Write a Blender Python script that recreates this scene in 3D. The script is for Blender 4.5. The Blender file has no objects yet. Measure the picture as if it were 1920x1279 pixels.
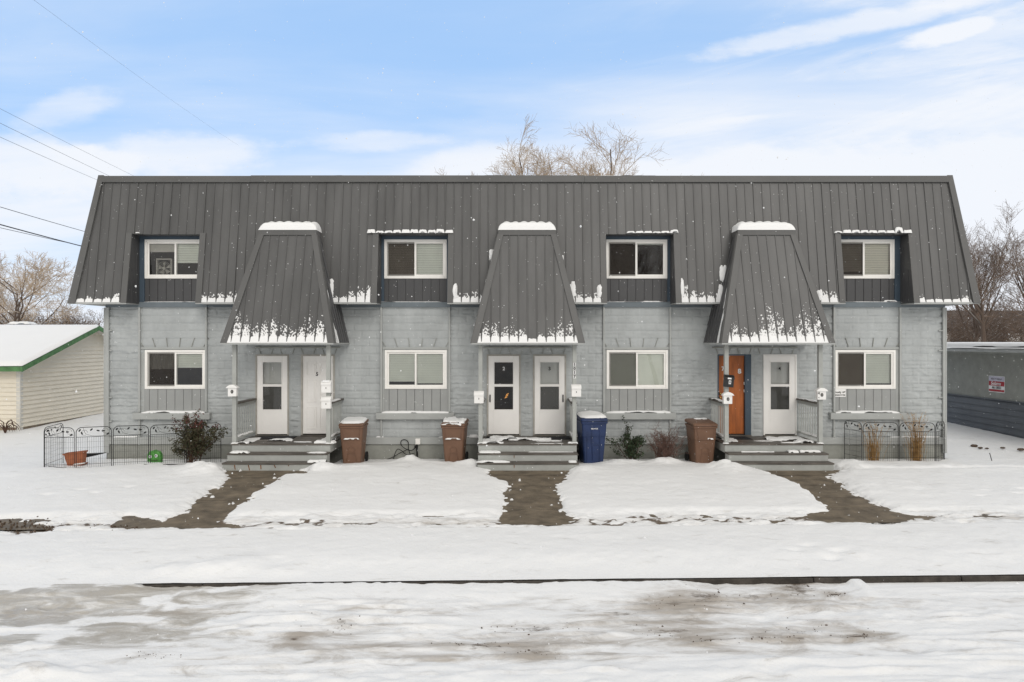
import bpy, bmesh, math, random
import numpy as np
from mathutils import Vector, Matrix, noise as mnoise

random.seed(7)
scene = bpy.context.scene
COL = scene.collection
PI = math.pi

# ------------------------------------------------------------------ units: metres. Facade plane is y = 0, camera looks along +Y
CAM_H, CAM_D, FPX = 3.14, 18.1, 1280.0
def X_(px, d): return (px - 960.0) / FPX * d           # sideways metres of a measured point at distance d
def Z_(py, d): return CAM_H - (py - 640.0) / FPX * d   # height of a measured point at distance d
def Y_(d): return d - CAM_D

def lin(r, g, b):
    def f(c):
        c /= 255.0
        return c / 12.92 if c <= 0.04045 else ((c + 0.055) / 1.055) ** 2.4
    return (f(r), f(g), f(b), 1.0)

# ------------------------------------------------------------------ numpy value noise
def vnoise(x, y, seed=0):
    x = np.asarray(x, float); y = np.asarray(y, float)
    xi = np.floor(x).astype(np.int64); yi = np.floor(y).astype(np.int64)
    xf = x - xi; yf = y - yi
    def h(a, b):
        n = (a * 374761393 + b * 668265263 + seed * 974634777) & 0xFFFFFFFF
        n = ((n ^ (n >> 13)) * 1274126177) & 0xFFFFFFFF
        n = (n ^ (n >> 16)) & 0xFFFF
        return n / 65535.0
    u = xf * xf * (3 - 2 * xf); v = yf * yf * (3 - 2 * yf)
    a = h(xi, yi); b = h(xi + 1, yi); c = h(xi, yi + 1); d = h(xi + 1, yi + 1)
    return (a * (1 - u) + b * u) * (1 - v) + (c * (1 - u) + d * u) * v
def fbm(x, y, seed=0, oct=4):
    s = 0.0; a = 0.5; t = 0.0
    for i in range(oct):
        s = s + a * vnoise(np.asarray(x) * 2 ** i, np.asarray(y) * 2 ** i, seed + i * 17); t += a; a *= 0.5
    return s / t            # 0..1
def sstep(a, b, x):
    t = np.clip((x - a) / (b - a), 0, 1)
    return t * t * (3 - 2 * t)

# ------------------------------------------------------------------ mesh builders
def tag(o, label=None, cat=None, group=None, kind=None):
    if label: o['label'] = label
    if cat: o['category'] = cat
    if group: o['group'] = group
    if kind: o['kind'] = kind
    return o
def empty(name, loc=(0, 0, 0), rz=0.0, label=None, cat=None, group=None):
    o = bpy.data.objects.new(name, None); COL.objects.link(o)
    o.location = loc; o.rotation_euler = (0, 0, rz); o.empty_display_size = 0.2
    return tag(o, label, cat, group)
def link_mesh(name, me, mat, parent=None, smooth=False):
    if mat is not None: me.materials.append(mat)
    if smooth: me.shade_smooth()
    o = bpy.data.objects.new(name, me); COL.objects.link(o)
    if parent is not None: o.parent = parent
    return o
def np_obj(name, verts, quads, mat, parent=None, smooth=True, attrs=None):
    me = bpy.data.meshes.new(name)
    nv, nf = len(verts), len(quads)
    k = quads.shape[1]
    me.vertices.add(nv); me.vertices.foreach_set('co', np.ascontiguousarray(verts, np.float32).ravel())
    me.loops.add(nf * k); me.loops.foreach_set('vertex_index', np.ascontiguousarray(quads, np.int32).ravel())
    me.polygons.add(nf); me.polygons.foreach_set('loop_start', np.arange(0, nf * k, k, dtype=np.int32))
    me.update(calc_edges=True)
    for an, av in (attrs or {}).items():
        a = me.attributes.new(an, 'FLOAT', 'POINT'); a.data.foreach_set('value', np.ascontiguousarray(av, np.float32).ravel())
    return link_mesh(name, me, mat, parent, smooth)
def grid_quads(nr, nc):
    i = np.arange(nr - 1)[:, None] * nc + np.arange(nc - 1)[None, :]
    return np.stack([i, i + 1, i + nc + 1, i + nc], -1).reshape(-1, 4)

class MB:
    def __init__(s): s.v = []; s.f = []; s.p = []
    def add(s, vs, fs):
        b = len(s.v); s.p.append((b, len(s.f))); s.v += [tuple(p) for p in vs]; s.f += [tuple(i + b for i in f) for f in fs]
    def box(s, x0, x1, y0, y1, z0, z1):
        s.add([(x0, y0, z0), (x1, y0, z0), (x1, y1, z0), (x0, y1, z0), (x0, y0, z1), (x1, y0, z1), (x1, y1, z1), (x0, y1, z1)],
              [(0, 3, 2, 1), (4, 5, 6, 7), (0, 1, 5, 4), (1, 2, 6, 5), (2, 3, 7, 6), (3, 0, 4, 7)])
        return s
    def hexa(s, p8):
        s.add(p8, [(0, 3, 2, 1), (4, 5, 6, 7), (0, 1, 5, 4), (1, 2, 6, 5), (2, 3, 7, 6), (3, 0, 4, 7)]); return s
    def bar(s, a, b, w, h, up=(0, 0, 1)):
        a = Vector(a); b = Vector(b); d = (b - a).normalized(); u = Vector(up)
        r = d.cross(u)
        if r.length < 1e-4: r = d.cross(Vector((0, 1, 0)))
        r.normalize(); u = r.cross(d).normalized()
        r = r * w / 2; u = u * h / 2
        s.hexa([a - r - u, a + r - u, b + r - u, b - r - u, a - r + u, a + r + u, b + r + u, b - r + u]); return s
    def poly(s, pts): s.add(pts, [tuple(range(len(pts)))]); return s
    def prism(s, pts, off):
        n = len(pts); o = Vector(off)
        q = [Vector(p) for p in pts]
        s.add(q + [p + o for p in q], [tuple(range(n))[::-1], tuple(range(n, 2 * n))] + [(i, (i + 1) % n, n + (i + 1) % n, n + i) for i in range(n)])
        return s
    def tube(s, pts, r, n=6, cap=True):
        pts = [Vector(p) for p in pts]; m = len(pts)
        rs = r if isinstance(r, (list, tuple)) else [r] * m
        b = len(s.v); ref = None
        for i, p in enumerate(pts):
            d = (pts[min(i + 1, m - 1)] - pts[max(i - 1, 0)])
            d = d.normalized() if d.length > 1e-9 else Vector((0, 0, 1))
            if ref is None: ref = Vector((1, 0, 0)) if abs(d.x) < 0.9 else Vector((0, 1, 0))
            u = (ref - d * ref.dot(d)).normalized(); w = d.cross(u); ref = u
            for k in range(n):
                a = 2 * PI * k / n
                q = p + (u * math.cos(a) + w * math.sin(a)) * rs[i]
                s.v.append((q.x, q.y, q.z))
        for i in range(m - 1):
            for k in range(n):
                s.f.append((b + i * n + k, b + i * n + (k + 1) % n, b + (i + 1) * n + (k + 1) % n, b + (i + 1) * n + k))
        if cap:
            s.f.append(tuple(b + k for k in range(n))[::-1]); s.f.append(tuple(b + (m - 1) * n + k for k in range(n)))
        return s
    def loft(s, rings, cap=True):
        b = len(s.v); n = len(rings[0])
        for r in rings: s.v += [tuple(p) for p in r]
        for i in range(len(rings) - 1):
            for k in range(n):
                s.f.append((b + i * n + k, b + i * n + (k + 1) % n, b + (i + 1) * n + (k + 1) % n, b + (i + 1) * n + k))
        if cap:
            s.f.append(tuple(b + k for k in range(n))[::-1]); s.f.append(tuple(b + (len(rings) - 1) * n + k for k in range(n)))
        return s
    def build(s, name, mat, parent=None, smooth=False, bevel=0.0):
        me = bpy.data.meshes.new(name); me.from_pydata(s.v, [], s.f); me.update()
        o = link_mesh(name, me, mat, parent, smooth)
        if bevel:
            m = o.modifiers.new('Bevel', 'BEVEL'); m.width = bevel; m.segments = 2; m.limit_method = 'ANGLE'; m.angle_limit = 0.7
        return o

def build_each(mb, name, mat, parent=None, bevel=0.0):
    """every piece added to the builder becomes an object of its own"""
    P = mb.p + [(len(mb.v), len(mb.f))]; out = []
    for (v0, f0), (v1, f1) in zip(P[:-1], P[1:]):
        q = MB(); q.v = mb.v[v0:v1]; q.f = [tuple(i - v0 for i in f) for f in mb.f[f0:f1]]
        out.append(q.build(name, mat, parent, bevel=bevel))
    return out
def dup(root, loc=None, rz=None):
    r = root.copy(); COL.objects.link(r)
    if loc is not None: r.location = loc
    if rz is not None: r.rotation_euler = (0, 0, rz)
    for ch in list(root.children):
        c = ch.copy(); COL.objects.link(c); c.parent = r
        for g in list(ch.children):
            d = g.copy(); COL.objects.link(d); d.parent = c
    return r

def text_obj(name, body, size, loc, mat, parent=None, rot=(PI / 2, 0, 0), sx=1.0, extrude=0.0015, shear=0.0, bold=0.0):
    cu = bpy.data.curves.new('lettering', 'FONT'); cu.body = body; cu.size = size; cu.extrude = extrude; cu.shear = shear; cu.offset = bold
    cu.align_x = 'CENTER'; cu.align_y = 'CENTER'
    tmp = bpy.data.objects.new('lettering_source', cu); COL.objects.link(tmp)
    dg = bpy.context.evaluated_depsgraph_get()
    me = bpy.data.meshes.new_from_object(tmp.evaluated_get(dg))
    bpy.data.objects.remove(tmp); bpy.data.curves.remove(cu)
    M = Matrix.Translation(loc) @ Matrix.Rotation(rot[2], 4, 'Z') @ Matrix.Rotation(rot[0], 4, 'X') @ Matrix.Diagonal((sx, 1, 1, 1))
    me.transform(M); me.materials.clear()
    return link_mesh(name, me, mat, parent)

# ------------------------------------------------------------------ materials
def mat_new(name):
    m = bpy.data.materials.new(name); m.use_nodes = True
    nt = m.node_tree; bs = nt.nodes['Principled BSDF']
    return m, nt, bs
def N(nt, t, **kw):
    n = nt.nodes.new(t)
    for k, v in kw.items():
        if k in n.inputs: n.inputs[k].default_value = v
        else: setattr(n, k, v)
    return n
def paint(name, col, rough=0.6, var=0.12, scale=3.0, stretch=(1, 1, 1), bump=0.0, bscale=60.0, col2=None, spec=0.3, metal=0.0, thresh=None):
    """Procedural paint/plastic/metal: base colour with mottled variation (or a second colour in patches) and a fine bump."""
    m, nt, bs = mat_new(name)
    tc = N(nt, 'ShaderNodeTexCoord'); mp = N(nt, 'ShaderNodeMapping'); mp.inputs['Scale'].default_value = stretch
    nt.links.new(tc.outputs['Object'], mp.inputs[0])
    nz = N(nt, 'ShaderNodeTexNoise', Scale=scale, Detail=6.0, Roughness=0.62); nt.links.new(mp.outputs[0], nz.inputs['Vector'])
    mx = N(nt, 'ShaderNodeMix', data_type='RGBA')
    c2 = col2 if col2 else tuple(min(1, c * (1 - var * 2)) for c in col[:3]) + (1,)
    c1 = col if col2 else tuple(min(1, c * (1 + var)) for c in col[:3]) + (1,)
    mx.inputs[6].default_value = c1; mx.inputs[7].default_value = c2
    mr = N(nt, 'ShaderNodeMapRange'); lo, hi = thresh if thresh else (0.3, 0.7)
    mr.inputs[1].default_value = lo; mr.inputs[2].default_value = hi
    nt.links.new(nz.outputs['Fac'], mr.inputs[0]); nt.links.new(mr.outputs[0], mx.inputs[0])
    nt.links.new(mx.outputs[2], bs.inputs['Base Color'])
    bs.inputs['Roughness'].default_value = rough; bs.inputs['Metallic'].default_value = metal
    bs.inputs['Specular IOR Level'].default_value = spec
    if bump:
        n2 = N(nt, 'ShaderNodeTexNoise', Scale=bscale, Detail=4.0); nt.links.new(mp.outputs[0], n2.inputs['Vector'])
        b = N(nt, 'ShaderNodeBump', Strength=bump, Distance=0.01); nt.links.new(n2.outputs['Fac'], b.inputs['Height']); nt.links.new(b.outputs[0], bs.inputs['Normal'])
    return m

def snow_material(name, col=(0.86, 0.86, 0.855, 1), dirty=False):
    m, nt, bs = mat_new(name)
    tc = N(nt, 'ShaderNodeTexCoord')
    n1 = N(nt, 'ShaderNodeTexNoise', Scale=1.3, Detail=5.0); nt.links.new(tc.outputs['Object'], n1.inputs['Vector'])
    mx = N(nt, 'ShaderNodeMix', data_type='RGBA'); mx.inputs[6].default_value = col
    mx.inputs[7].default_value = tuple(c * 0.955 for c in col[:3]) + (1,)
    nt.links.new(n1.outputs['Fac'], mx.inputs[0])
    out = mx.outputs[2]
    bs.inputs['Roughness'].default_value = 0.65; bs.inputs['Specular IOR Level'].default_value = 0.25
    if dirty:
        mp = N(nt, 'ShaderNodeMapping'); mp.inputs['Scale'].default_value = (0.85, 2.6, 1.0); nt.links.new(tc.outputs['Object'], mp.inputs[0])
        n2 = N(nt, 'ShaderNodeTexNoise', Scale=1.7, Detail=10.0, Roughness=0.70, Distortion=0.8); nt.links.new(mp.outputs[0], n2.inputs['Vector'])
        n3 = N(nt, 'ShaderNodeTexNoise', Scale=7.0, Detail=9.0, Roughness=0.74); mp3 = N(nt, 'ShaderNodeMapping'); mp3.inputs['Scale'].default_value = (0.8, 2.2, 1.0); nt.links.new(tc.outputs['Object'], mp3.inputs[0]); nt.links.new(mp3.outputs[0], n3.inputs['Vector'])
        def layer(attr, gain, lo, hi, c, prev, nz):
            at = N(nt, 'ShaderNodeAttribute', attribute_name=attr)
            s = N(nt, 'ShaderNodeMath', operation='SUBTRACT'); s.inputs[1].default_value = 0.5; nt.links.new(nz.outputs['Fac'], s.inputs[0])
            mu = N(nt, 'ShaderNodeMath', operation='MULTIPLY_ADD'); mu.inputs[1].default_value = gain
            nt.links.new(s.outputs[0], mu.inputs[0]); nt.links.new(at.outputs['Fac'], mu.inputs[2])
            r = N(nt, 'ShaderNodeMapRange', interpolation_type='SMOOTHSTEP'); r.inputs[1].default_value = lo; r.inputs[2].default_value = hi
            nt.links.new(mu.outputs[0], r.inputs[0])
            k = N(nt, 'ShaderNodeMix', data_type='RGBA'); k.inputs[7].default_value = c
            nt.links.new(r.outputs[0], k.inputs[0]); nt.links.new(prev, k.inputs[6])
            return k.outputs[2], r
        out, ri = layer('ice', 3.2, 0.15, 1.35, (0.42, 0.39, 0.34, 1), out, n2)
        out, rg = layer('grime', 2.2, 0.22, 1.25, (0.40, 0.36, 0.315, 1), out, n2)
        out, rd = layer('dirt', 2.6, 0.45, 1.15, (0.13, 0.10, 0.075, 1), out, n3)
        ro = N(nt, 'ShaderNodeMapRange'); ro.inputs[3].default_value = 0.65; ro.inputs[4].default_value = 0.28
        nt.links.new(ri.outputs[0], ro.inputs[0]); nt.links.new(ro.outputs[0], bs.inputs['Roughness'])
    nt.links.new(out, bs.inputs['Base Color'])
    bump_k = 0.45 if dirty else 0.22
    nb = N(nt, 'ShaderNodeTexNoise', Scale=22.0, Detail=6.0, Roughness=0.6); nt.links.new(tc.outputs['Object'], nb.inputs['Vector'])
    b = N(nt, 'ShaderNodeBump', Strength=bump_k, Distance=0.02); nt.links.new(nb.outputs['Fac'], b.inputs['Height']); nt.links.new(b.outputs[0], bs.inputs['Normal'])
    return m

def glass_material(name, tint=(0.85, 0.92, 0.86, 1), ior=1.6, rough=0.0):
    m = bpy.data.materials.new(name); m.use_nodes = True; nt = m.node_tree; nt.nodes.clear()
    o = N(nt, 'ShaderNodeOutputMaterial'); mx = N(nt, 'ShaderNodeMixShader'); t = N(nt, 'ShaderNodeBsdfTransparent'); t.inputs[0].default_value = tint
    g = N(nt, 'ShaderNodeBsdfGlossy', Roughness=rough); f = N(nt, 'ShaderNodeFresnel', IOR=ior)
    tc = N(nt, 'ShaderNodeTexCoord'); nz = N(nt, 'ShaderNodeTexNoise', Scale=1.1, Detail=1.0); nt.links.new(tc.outputs['Object'], nz.inputs['Vector'])
    b = N(nt, 'ShaderNodeBump', Strength=0.25, Distance=0.02); nt.links.new(nz.outputs['Fac'], b.inputs['Height']); nt.links.new(b.outputs[0], g.inputs['Normal'])
    nt.links.new(f.outputs[0], mx.inputs[0]); nt.links.new(t.outputs[0], mx.inputs[1]); nt.links.new(g.outputs[0], mx.inputs[2]); nt.links.new(mx.outputs[0], o.inputs[0])
    return m
def mesh_screen_material(name, col, opacity):
    m = bpy.data.materials.new(name); m.use_nodes = True; nt = m.node_tree; nt.nodes.clear()
    o = N(nt, 'ShaderNodeOutputMaterial'); mx = N(nt, 'ShaderNodeMixShader'); mx.inputs[0].default_value = opacity
    t = N(nt, 'ShaderNodeBsdfTransparent'); d = N(nt, 'ShaderNodeBsdfDiffuse'); d.inputs[0].default_value = col
    nt.links.new(t.outputs[0], mx.inputs[1]); nt.links.new(d.outputs[0], mx.inputs[2]); nt.links.new(mx.outputs[0], o.inputs[0])
    return m
def bark_material(name, col, col2, frost=0.0, frostcol=(0.78, 0.76, 0.73, 1)):
    """Bark with mottling; snow lies on what faces up."""
    m, nt, bs = mat_new(name)
    tc = N(nt, 'ShaderNodeTexCoord'); nz = N(nt, 'ShaderNodeTexNoise', Scale=2.5, Detail=5.0); nt.links.new(tc.outputs['Object'], nz.inputs['Vector'])
    mx = N(nt, 'ShaderNodeMix', data_type='RGBA'); mx.inputs[6].default_value = col; mx.inputs[7].default_value = col2; nt.links.new(nz.outputs['Fac'], mx.inputs[0])
    ge = N(nt, 'ShaderNodeNewGeometry'); sp = N(nt, 'ShaderNodeSeparateXYZ'); nt.links.new(ge.outputs['Normal'], sp.inputs[0])
    r = N(nt, 'ShaderNodeMapRange', interpolation_type='SMOOTHSTEP'); r.inputs[1].default_value = 0.35; r.inputs[2].default_value = 0.8; r.inputs[4].default_value = frost
    nt.links.new(sp.outputs['Z'], r.inputs[0])
    k = N(nt, 'ShaderNodeMix', data_type='RGBA'); k.inputs[7].default_value = frostcol; nt.links.new(r.outputs[0], k.inputs[0]); nt.links.new(mx.outputs[2], k.inputs[6])
    nt.links.new(k.outputs[2], bs.inputs['Base Color']); bs.inputs['Roughness'].default_value = 0.85; bs.inputs['Specular IOR Level'].default_value = 0.1
    return m

M = {}
M['snow'] = snow_material('snow')
M['litter'] = paint('brown_leaf_litter', (0.12, 0.085, 0.06, 1), 0.9, 0.4, 25.0)
M['dirty_snow'] = snow_material('trampled_snow', dirty=True)
M['block'] = paint('painted_block', (0.43, 0.45, 0.45, 1), 0.7, 0.09, 1.6, stretch=(1, 1, .45), bump=0.5, bscale=45)
M['trim_grey'] = paint('grey_trim_paint', (0.40, 0.412, 0.40, 1), 0.6, 0.05, 2.0, bump=0.1)
M['groove'] = paint('dark_groove', (0.10, 0.105, 0.105, 1), 0.8)
M['foundation'] = paint('painted_foundation', (0.32, 0.325, 0.295, 1), 0.8, 0.12, 1.8, bump=0.4, bscale=35)
M['panel_grey'] = paint('grey_panel_paint', (0.325, 0.332, 0.325, 1), 0.55, 0.04, 2.0)
M['metal_roof'] = paint('dark_roof_metal', (0.097, 0.096, 0.094, 1), 0.45, 0.16, 1.1, stretch=(1.6, 1, 0.25), spec=0.5, bump=0.05, bscale=30)
M['metal_trim'] = paint('dark_trim_metal', (0.112, 0.111, 0.108, 1), 0.5, 0.06, 1.0, spec=0.4)
M['metal_dark'] = paint('charcoal_panel_metal', (0.07, 0.07, 0.072, 1), 0.5, 0.08, 1.0, spec=0.4)
M['blue_trim'] = paint('blue_grey_paint', (0.06, 0.085, 0.112, 1), 0.55, 0.08, 2.0)
M['frieze'] = paint('slate_blue_frieze_paint', (0.155, 0.182, 0.20, 1), 0.55, 0.08, 2.0)
M['vinyl'] = paint('white_vinyl', (0.87, 0.85, 0.81, 1), 0.4, 0.03, 3.0, spec=0.4)
M['door_white'] = paint('white_door_paint', (0.86, 0.84, 0.81, 1), 0.4, 0.02, 2.0, spec=0.4)
M['door_frame'] = paint('weathered_frame_paint', (0.42, 0.40, 0.36, 1), 0.6, 0.12, 4.0)
M['door_wood'] = paint('orange_brown_wood', (0.38, 0.105, 0.02, 1), 0.45, 0.22, 2.0, stretch=(5, 5, 0.7), spec=0.4)
M['inner_door'] = paint('inner_door_paint', (0.66, 0.66, 0.64, 1), 0.5, 0.04)
M['glass'] = glass_material('window_glass', (0.97, 0.985, 0.965, 1), 1.75)
M['glass_clear'] = glass_material('door_glass', (0.93, 0.94, 0.93, 1), 1.5)
M['screen'] = mesh_screen_material('insect_screen', (0.05, 0.043, 0.037, 1), 0.50)
M['screen_door'] = mesh_screen_material('door_insect_screen', (0.10, 0.095, 0.09, 1), 0.72)
M['blind_green'] = paint('pale_green_blind', (0.86, 0.88, 0.81, 1), 0.6, 0.03)
M['blind_cream'] = paint('cream_blind', (0.78, 0.75, 0.66, 1), 0.6, 0.03)
M['blind_brown'] = paint('brown_blind', (0.48, 0.42, 0.35, 1), 0.6, 0.08)
M['curtain'] = paint('grey_curtain', (0.52, 0.50, 0.46, 1), 0.8, 0.1)
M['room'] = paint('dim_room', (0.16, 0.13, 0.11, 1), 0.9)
M['porch_paint'] = paint('grey_green_porch_paint', (0.40, 0.412, 0.392, 1), 0.6, 0.07, 3.0, bump=0.1)
M['tread'] = paint('worn_wet_tread', (0.13, 0.115, 0.10, 1), 0.55, 0.3, 4.0, stretch=(0.6, 3, 3), bump=0.2)
M['rust'] = paint('rust', (0.22, 0.095, 0.03, 1), 0.8, 0.3, 20)
M['mat'] = paint('black_doormat', (0.025, 0.026, 0.03, 1), 0.95, 0.3, 20, bump=0.6, bscale=120)
M['white_plastic'] = paint('white_enamel', (0.86, 0.85, 0.83, 1), 0.35, 0.02, spec=0.5)
M['black_plastic'] = paint('black_enamel', (0.012, 0.012, 0.013, 1), 0.35, 0.1, spec=0.5)
M['emblem'] = paint('grey_emblem', (0.08, 0.08, 0.08, 1), 0.4)
M['brass'] = paint('brass', (0.55, 0.36, 0.12, 1), 0.3, 0.1, metal=1.0)
M['nickel'] = paint('dull_nickel', (0.30, 0.28, 0.25, 1), 0.35, 0.1, metal=1.0)
M['bin_brown'] = paint('brown_bin_plastic', (0.165, 0.089, 0.055, 1), 0.5, 0.1, 3.0, bump=0.06, spec=0.4)
M['bin_blue'] = paint('navy_bin_plastic', (0.016, 0.034, 0.105, 1), 0.45, 0.15, 3.0, bump=0.06, spec=0.4)
M['rubber'] = paint('black_rubber', (0.015, 0.015, 0.015, 1), 0.8, 0.1)
M['ink'] = paint('black_ink', (0.015, 0.015, 0.015, 1), 0.5)
M['ink_white'] = paint('white_ink', (0.8, 0.8, 0.8, 1), 0.5)
M['ink_red'] = paint('red_sign_ink', (0.36, 0.012, 0.02, 1), 0.4, 0.1)
M['ink_lilac'] = paint('lilac_sign_ink', (0.52, 0.50, 0.60, 1), 0.4, 0.12, 12)
M['wire'] = paint('black_wire', (0.016, 0.016, 0.017, 1), 0.5)
M['terracotta'] = paint('terracotta_plastic', (0.36, 0.125, 0.06, 1), 0.6, 0.12, 5.0)
M['frog_green'] = paint('bright_green_plastic', (0.09, 0.33, 0.06, 1), 0.45, 0.25, 14.0, spec=0.4)
M['leaf_green'] = paint('dark_green_leaf', (0.048, 0.060, 0.027, 1), 0.6, 0.35, 9.0, col2=(0.070, 0.052, 0.030, 1))
M['leaf_red'] = paint('red_brown_leaf', (0.13, 0.045, 0.038, 1), 0.65, 0.3, 9.0)
M['leaf_deep'] = paint('deep_green_leaf', (0.040, 0.062, 0.030, 1), 0.6, 0.35, 9.0)
M['twig_red'] = paint('red_brown_twig', (0.17, 0.108, 0.088, 1), 0.8, 0.25, 9.0)
M['leaf_dead'] = paint('withered_leaf', (0.15, 0.085, 0.068, 1), 0.8, 0.25, 9.0)
M['stem'] = paint('brown_stem', (0.09, 0.05, 0.035, 1), 0.8, 0.25, 9.0)
M['grass_tan'] = paint('dry_grass', (0.42, 0.255, 0.10, 1), 0.8, 0.25, 9.0)
M['concrete'] = paint('wet_brown_concrete', (0.165, 0.132, 0.092, 1), 0.62, 0.26, 3.5, bump=0.5, bscale=50)
M['kerb'] = paint('dark_kerb_concrete', (0.062, 0.054, 0.046, 1), 0.8, 0.3, 6.0, bump=0.5, bscale=40)
M['soil'] = paint('dark_soil', (0.05, 0.036, 0.026, 1), 0.95, 0.4, 12.0, bump=0.6, bscale=30)
M['cream_siding'] = paint('cream_siding', (0.77, 0.71, 0.595, 1), 0.65, 0.04, 1.5, stretch=(1, 1, 3))
M['cream_trim'] = paint('cream_white_trim', (0.62, 0.60, 0.55, 1), 0.6, 0.06)
M['green_trim'] = paint('green_fascia_paint', (0.095, 0.22, 0.085, 1), 0.6, 0.2, 5.0)
M['stucco'] = paint('grey_green_stucco', (0.30, 0.305, 0.28, 1), 0.85, 0.08, 3.0, bump=0.5, bscale=60)
M['blue_siding'] = paint('blue_grey_siding', (0.125, 0.135, 0.15, 1), 0.6, 0.1, 1.2)
M['white_fascia'] = paint('pale_grey_fascia', (0.40, 0.41, 0.40, 1), 0.6, 0.06)
M['far_wall'] = paint('dark_brown_wall', (0.07, 0.055, 0.048, 1), 0.8, 0.15)
M['stone'] = paint('brown_stone', (0.11, 0.08, 0.06, 1), 0.85, 0.3, 15.0, bump=0.5)
M['bark'] = bark_material('grey_brown_bark', (0.085, 0.062, 0.048, 1), (0.13, 0.098, 0.078, 1), 0.55)
M['twig'] = bark_material('frosted_twig', (0.34, 0.25, 0.165, 1), (0.46, 0.37, 0.28, 1), 0.9)
M['twig_dark'] = bark_material('brown_twig', (0.15, 0.105, 0.08, 1), (0.20, 0.15, 0.115, 1), 0.55)
M['fan'] = paint('white_fan_plastic', (0.55, 0.52, 0.47, 1), 0.5, 0.05)
m, nt, bs = mat_new('warm_orange_glow'); bs.inputs['Base Color'].default_value = (0.9, 0.5, 0.1, 1)
bs.inputs['Emission Color'].default_value = (1.0, 0.42, 0.08, 1); bs.inputs['Emission Strength'].default_value = 0.8; M['glow'] = m

# ------------------------------------------------------------------ camera
cd = bpy.data.cameras.new('camera'); cam = bpy.data.objects.new('camera', cd); COL.objects.link(cam)
cam.location = (0, -CAM_D, CAM_H); cam.rotation_euler = (PI / 2, 0, 0)
cd.sensor_width = 36.0; cd.lens = 24.0; cd.clip_end = 6000.0; cd.clip_start = 0.1
scene.camera = cam

# ------------------------------------------------------------------ light: sky with thin cloud, soft high sun behind the camera
SUN_EL, SUN_AZ = math.radians(30), math.radians(162)   # azimuth from +Y clockwise
w = bpy.data.worlds.new('World'); scene.world = w; w.use_nodes = True; nt = w.node_tree; nt.nodes.clear()
o = N(nt, 'ShaderNodeOutputWorld'); bg = N(nt, 'ShaderNodeBackground'); bg.inputs['Strength'].default_value = 0.10
sky = N(nt, 'ShaderNodeTexSky', sky_type='NISHITA', sun_disc=False, sun_elevation=SUN_EL, sun_rotation=SUN_AZ)
sky.air_density = 1.0; sky.dust_density = 0.4; sky.ozone_density = 1.6
tc = N(nt, 'ShaderNodeTexCoord'); sp = N(nt, 'ShaderNodeSeparateXYZ'); nt.links.new(tc.outputs['Generated'], sp.inputs[0])
def math_(op, a, b=None, c=None, clamp=False):
    n = N(nt, 'ShaderNodeMath', operation=op, use_clamp=clamp)
    for i, q in enumerate((a, b, c)):
        if q is None: continue
        if isinstance(q, (int, float)): n.inputs[i].default_value = q
        else: nt.links.new(q, n.inputs[i])
    return n.outputs[0]
def mrange(x, a, b, c=0.0, d=1.0):
    n = N(nt, 'ShaderNodeMapRange', interpolation_type='SMOOTHSTEP'); nt.links.new(x, n.inputs[0])
    for i, q in enumerate((a, b, c, d)): n.inputs[i + 1].default_value = q
    return n.outputs[0]
zz = math_('MAXIMUM', sp.outputs['Z'], 0.0)
den = math_('ADD', zz, 0.16)
px = math_('DIVIDE', sp.outputs['X'], den); py = math_('DIVIDE', sp.outputs['Y'], den)
cv = N(nt, 'ShaderNodeCombineXYZ'); nt.links.new(px, cv.inputs[0]); nt.links.new(py, cv.inputs[1])
mp = N(nt, 'ShaderNodeMapping'); mp.inputs['Rotation'].default_value = (0, 0, math.radians(-14)); mp.inputs['Scale'].default_value = (0.42, 1.35, 1); mp.inputs['Location'].default_value = (2.3, 0.4, 0)
nt.links.new(cv.outputs[0], mp.inputs[0])
c1 = N(nt, 'ShaderNodeTexNoise', Scale=1.15, Detail=8.0, Roughness=0.55, Distortion=0.4); nt.links.new(mp.outputs[0], c1.inputs['Vector'])
# cover grows to the right (east) and towards the horizon, and overhead (the flurry cloud above the camera)
hor = mrange(sp.outputs['Z'], 0.10, 0.50, 1.0, 0.0)
east = mrange(sp.outputs['X'], -0.12, 0.55, 0.0, 1.0)
over = mrange(sp.outputs['Z'], 0.50, 0.80, 0.0, 1.0)
behind = mrange(sp.outputs['Y'], 0.35, -0.25, 0.0, 1.0)
bias = math_('MULTIPLY_ADD', hor, 0.53, 0.07)
bias = math_('MULTIPLY_ADD', math_('MULTIPLY', east, hor), 0.40, bias)
bias = math_('MULTIPLY_ADD', over, 0.75, bias)
bias = math_('MULTIPLY_ADD', behind, 0.6, bias)
cl = math_('ADD', math_('MULTIPLY', math_('SUBTRACT', c1.outputs['Fac'], 0.5), 1.35), bias)
# high streaks rising to the east and a few small puffs, set by direction
yy = math_('MAXIMUM', sp.outputs['Y'], 0.02); da = math_('DIVIDE', sp.outputs['X'], yy); de = math_('DIVIDE', sp.outputs['Z'], yy)
sl = math_('MULTIPLY_ADD', da, -0.20, de); cs = N(nt, 'ShaderNodeCombineXYZ'); nt.links.new(math_('MULTIPLY', da, 1.5), cs.inputs[0]); nt.links.new(math_('MULTIPLY', sl, 8.5), cs.inputs[1])
c2 = N(nt, 'ShaderNodeTexNoise', Scale=1.25, Detail=9.0, Roughness=0.62, Distortion=0.5); nt.links.new(cs.outputs[0], c2.inputs['Vector'])
st_ = math_('MULTIPLY', math_('MULTIPLY', mrange(c2.outputs['Fac'], 0.44, 0.70), mrange(da, -0.05, 0.42)), mrange(sp.outputs['Y'], 0.3, 0.6))
cl = math_('MULTIPLY_ADD', st_, 0.32, cl)
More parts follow.
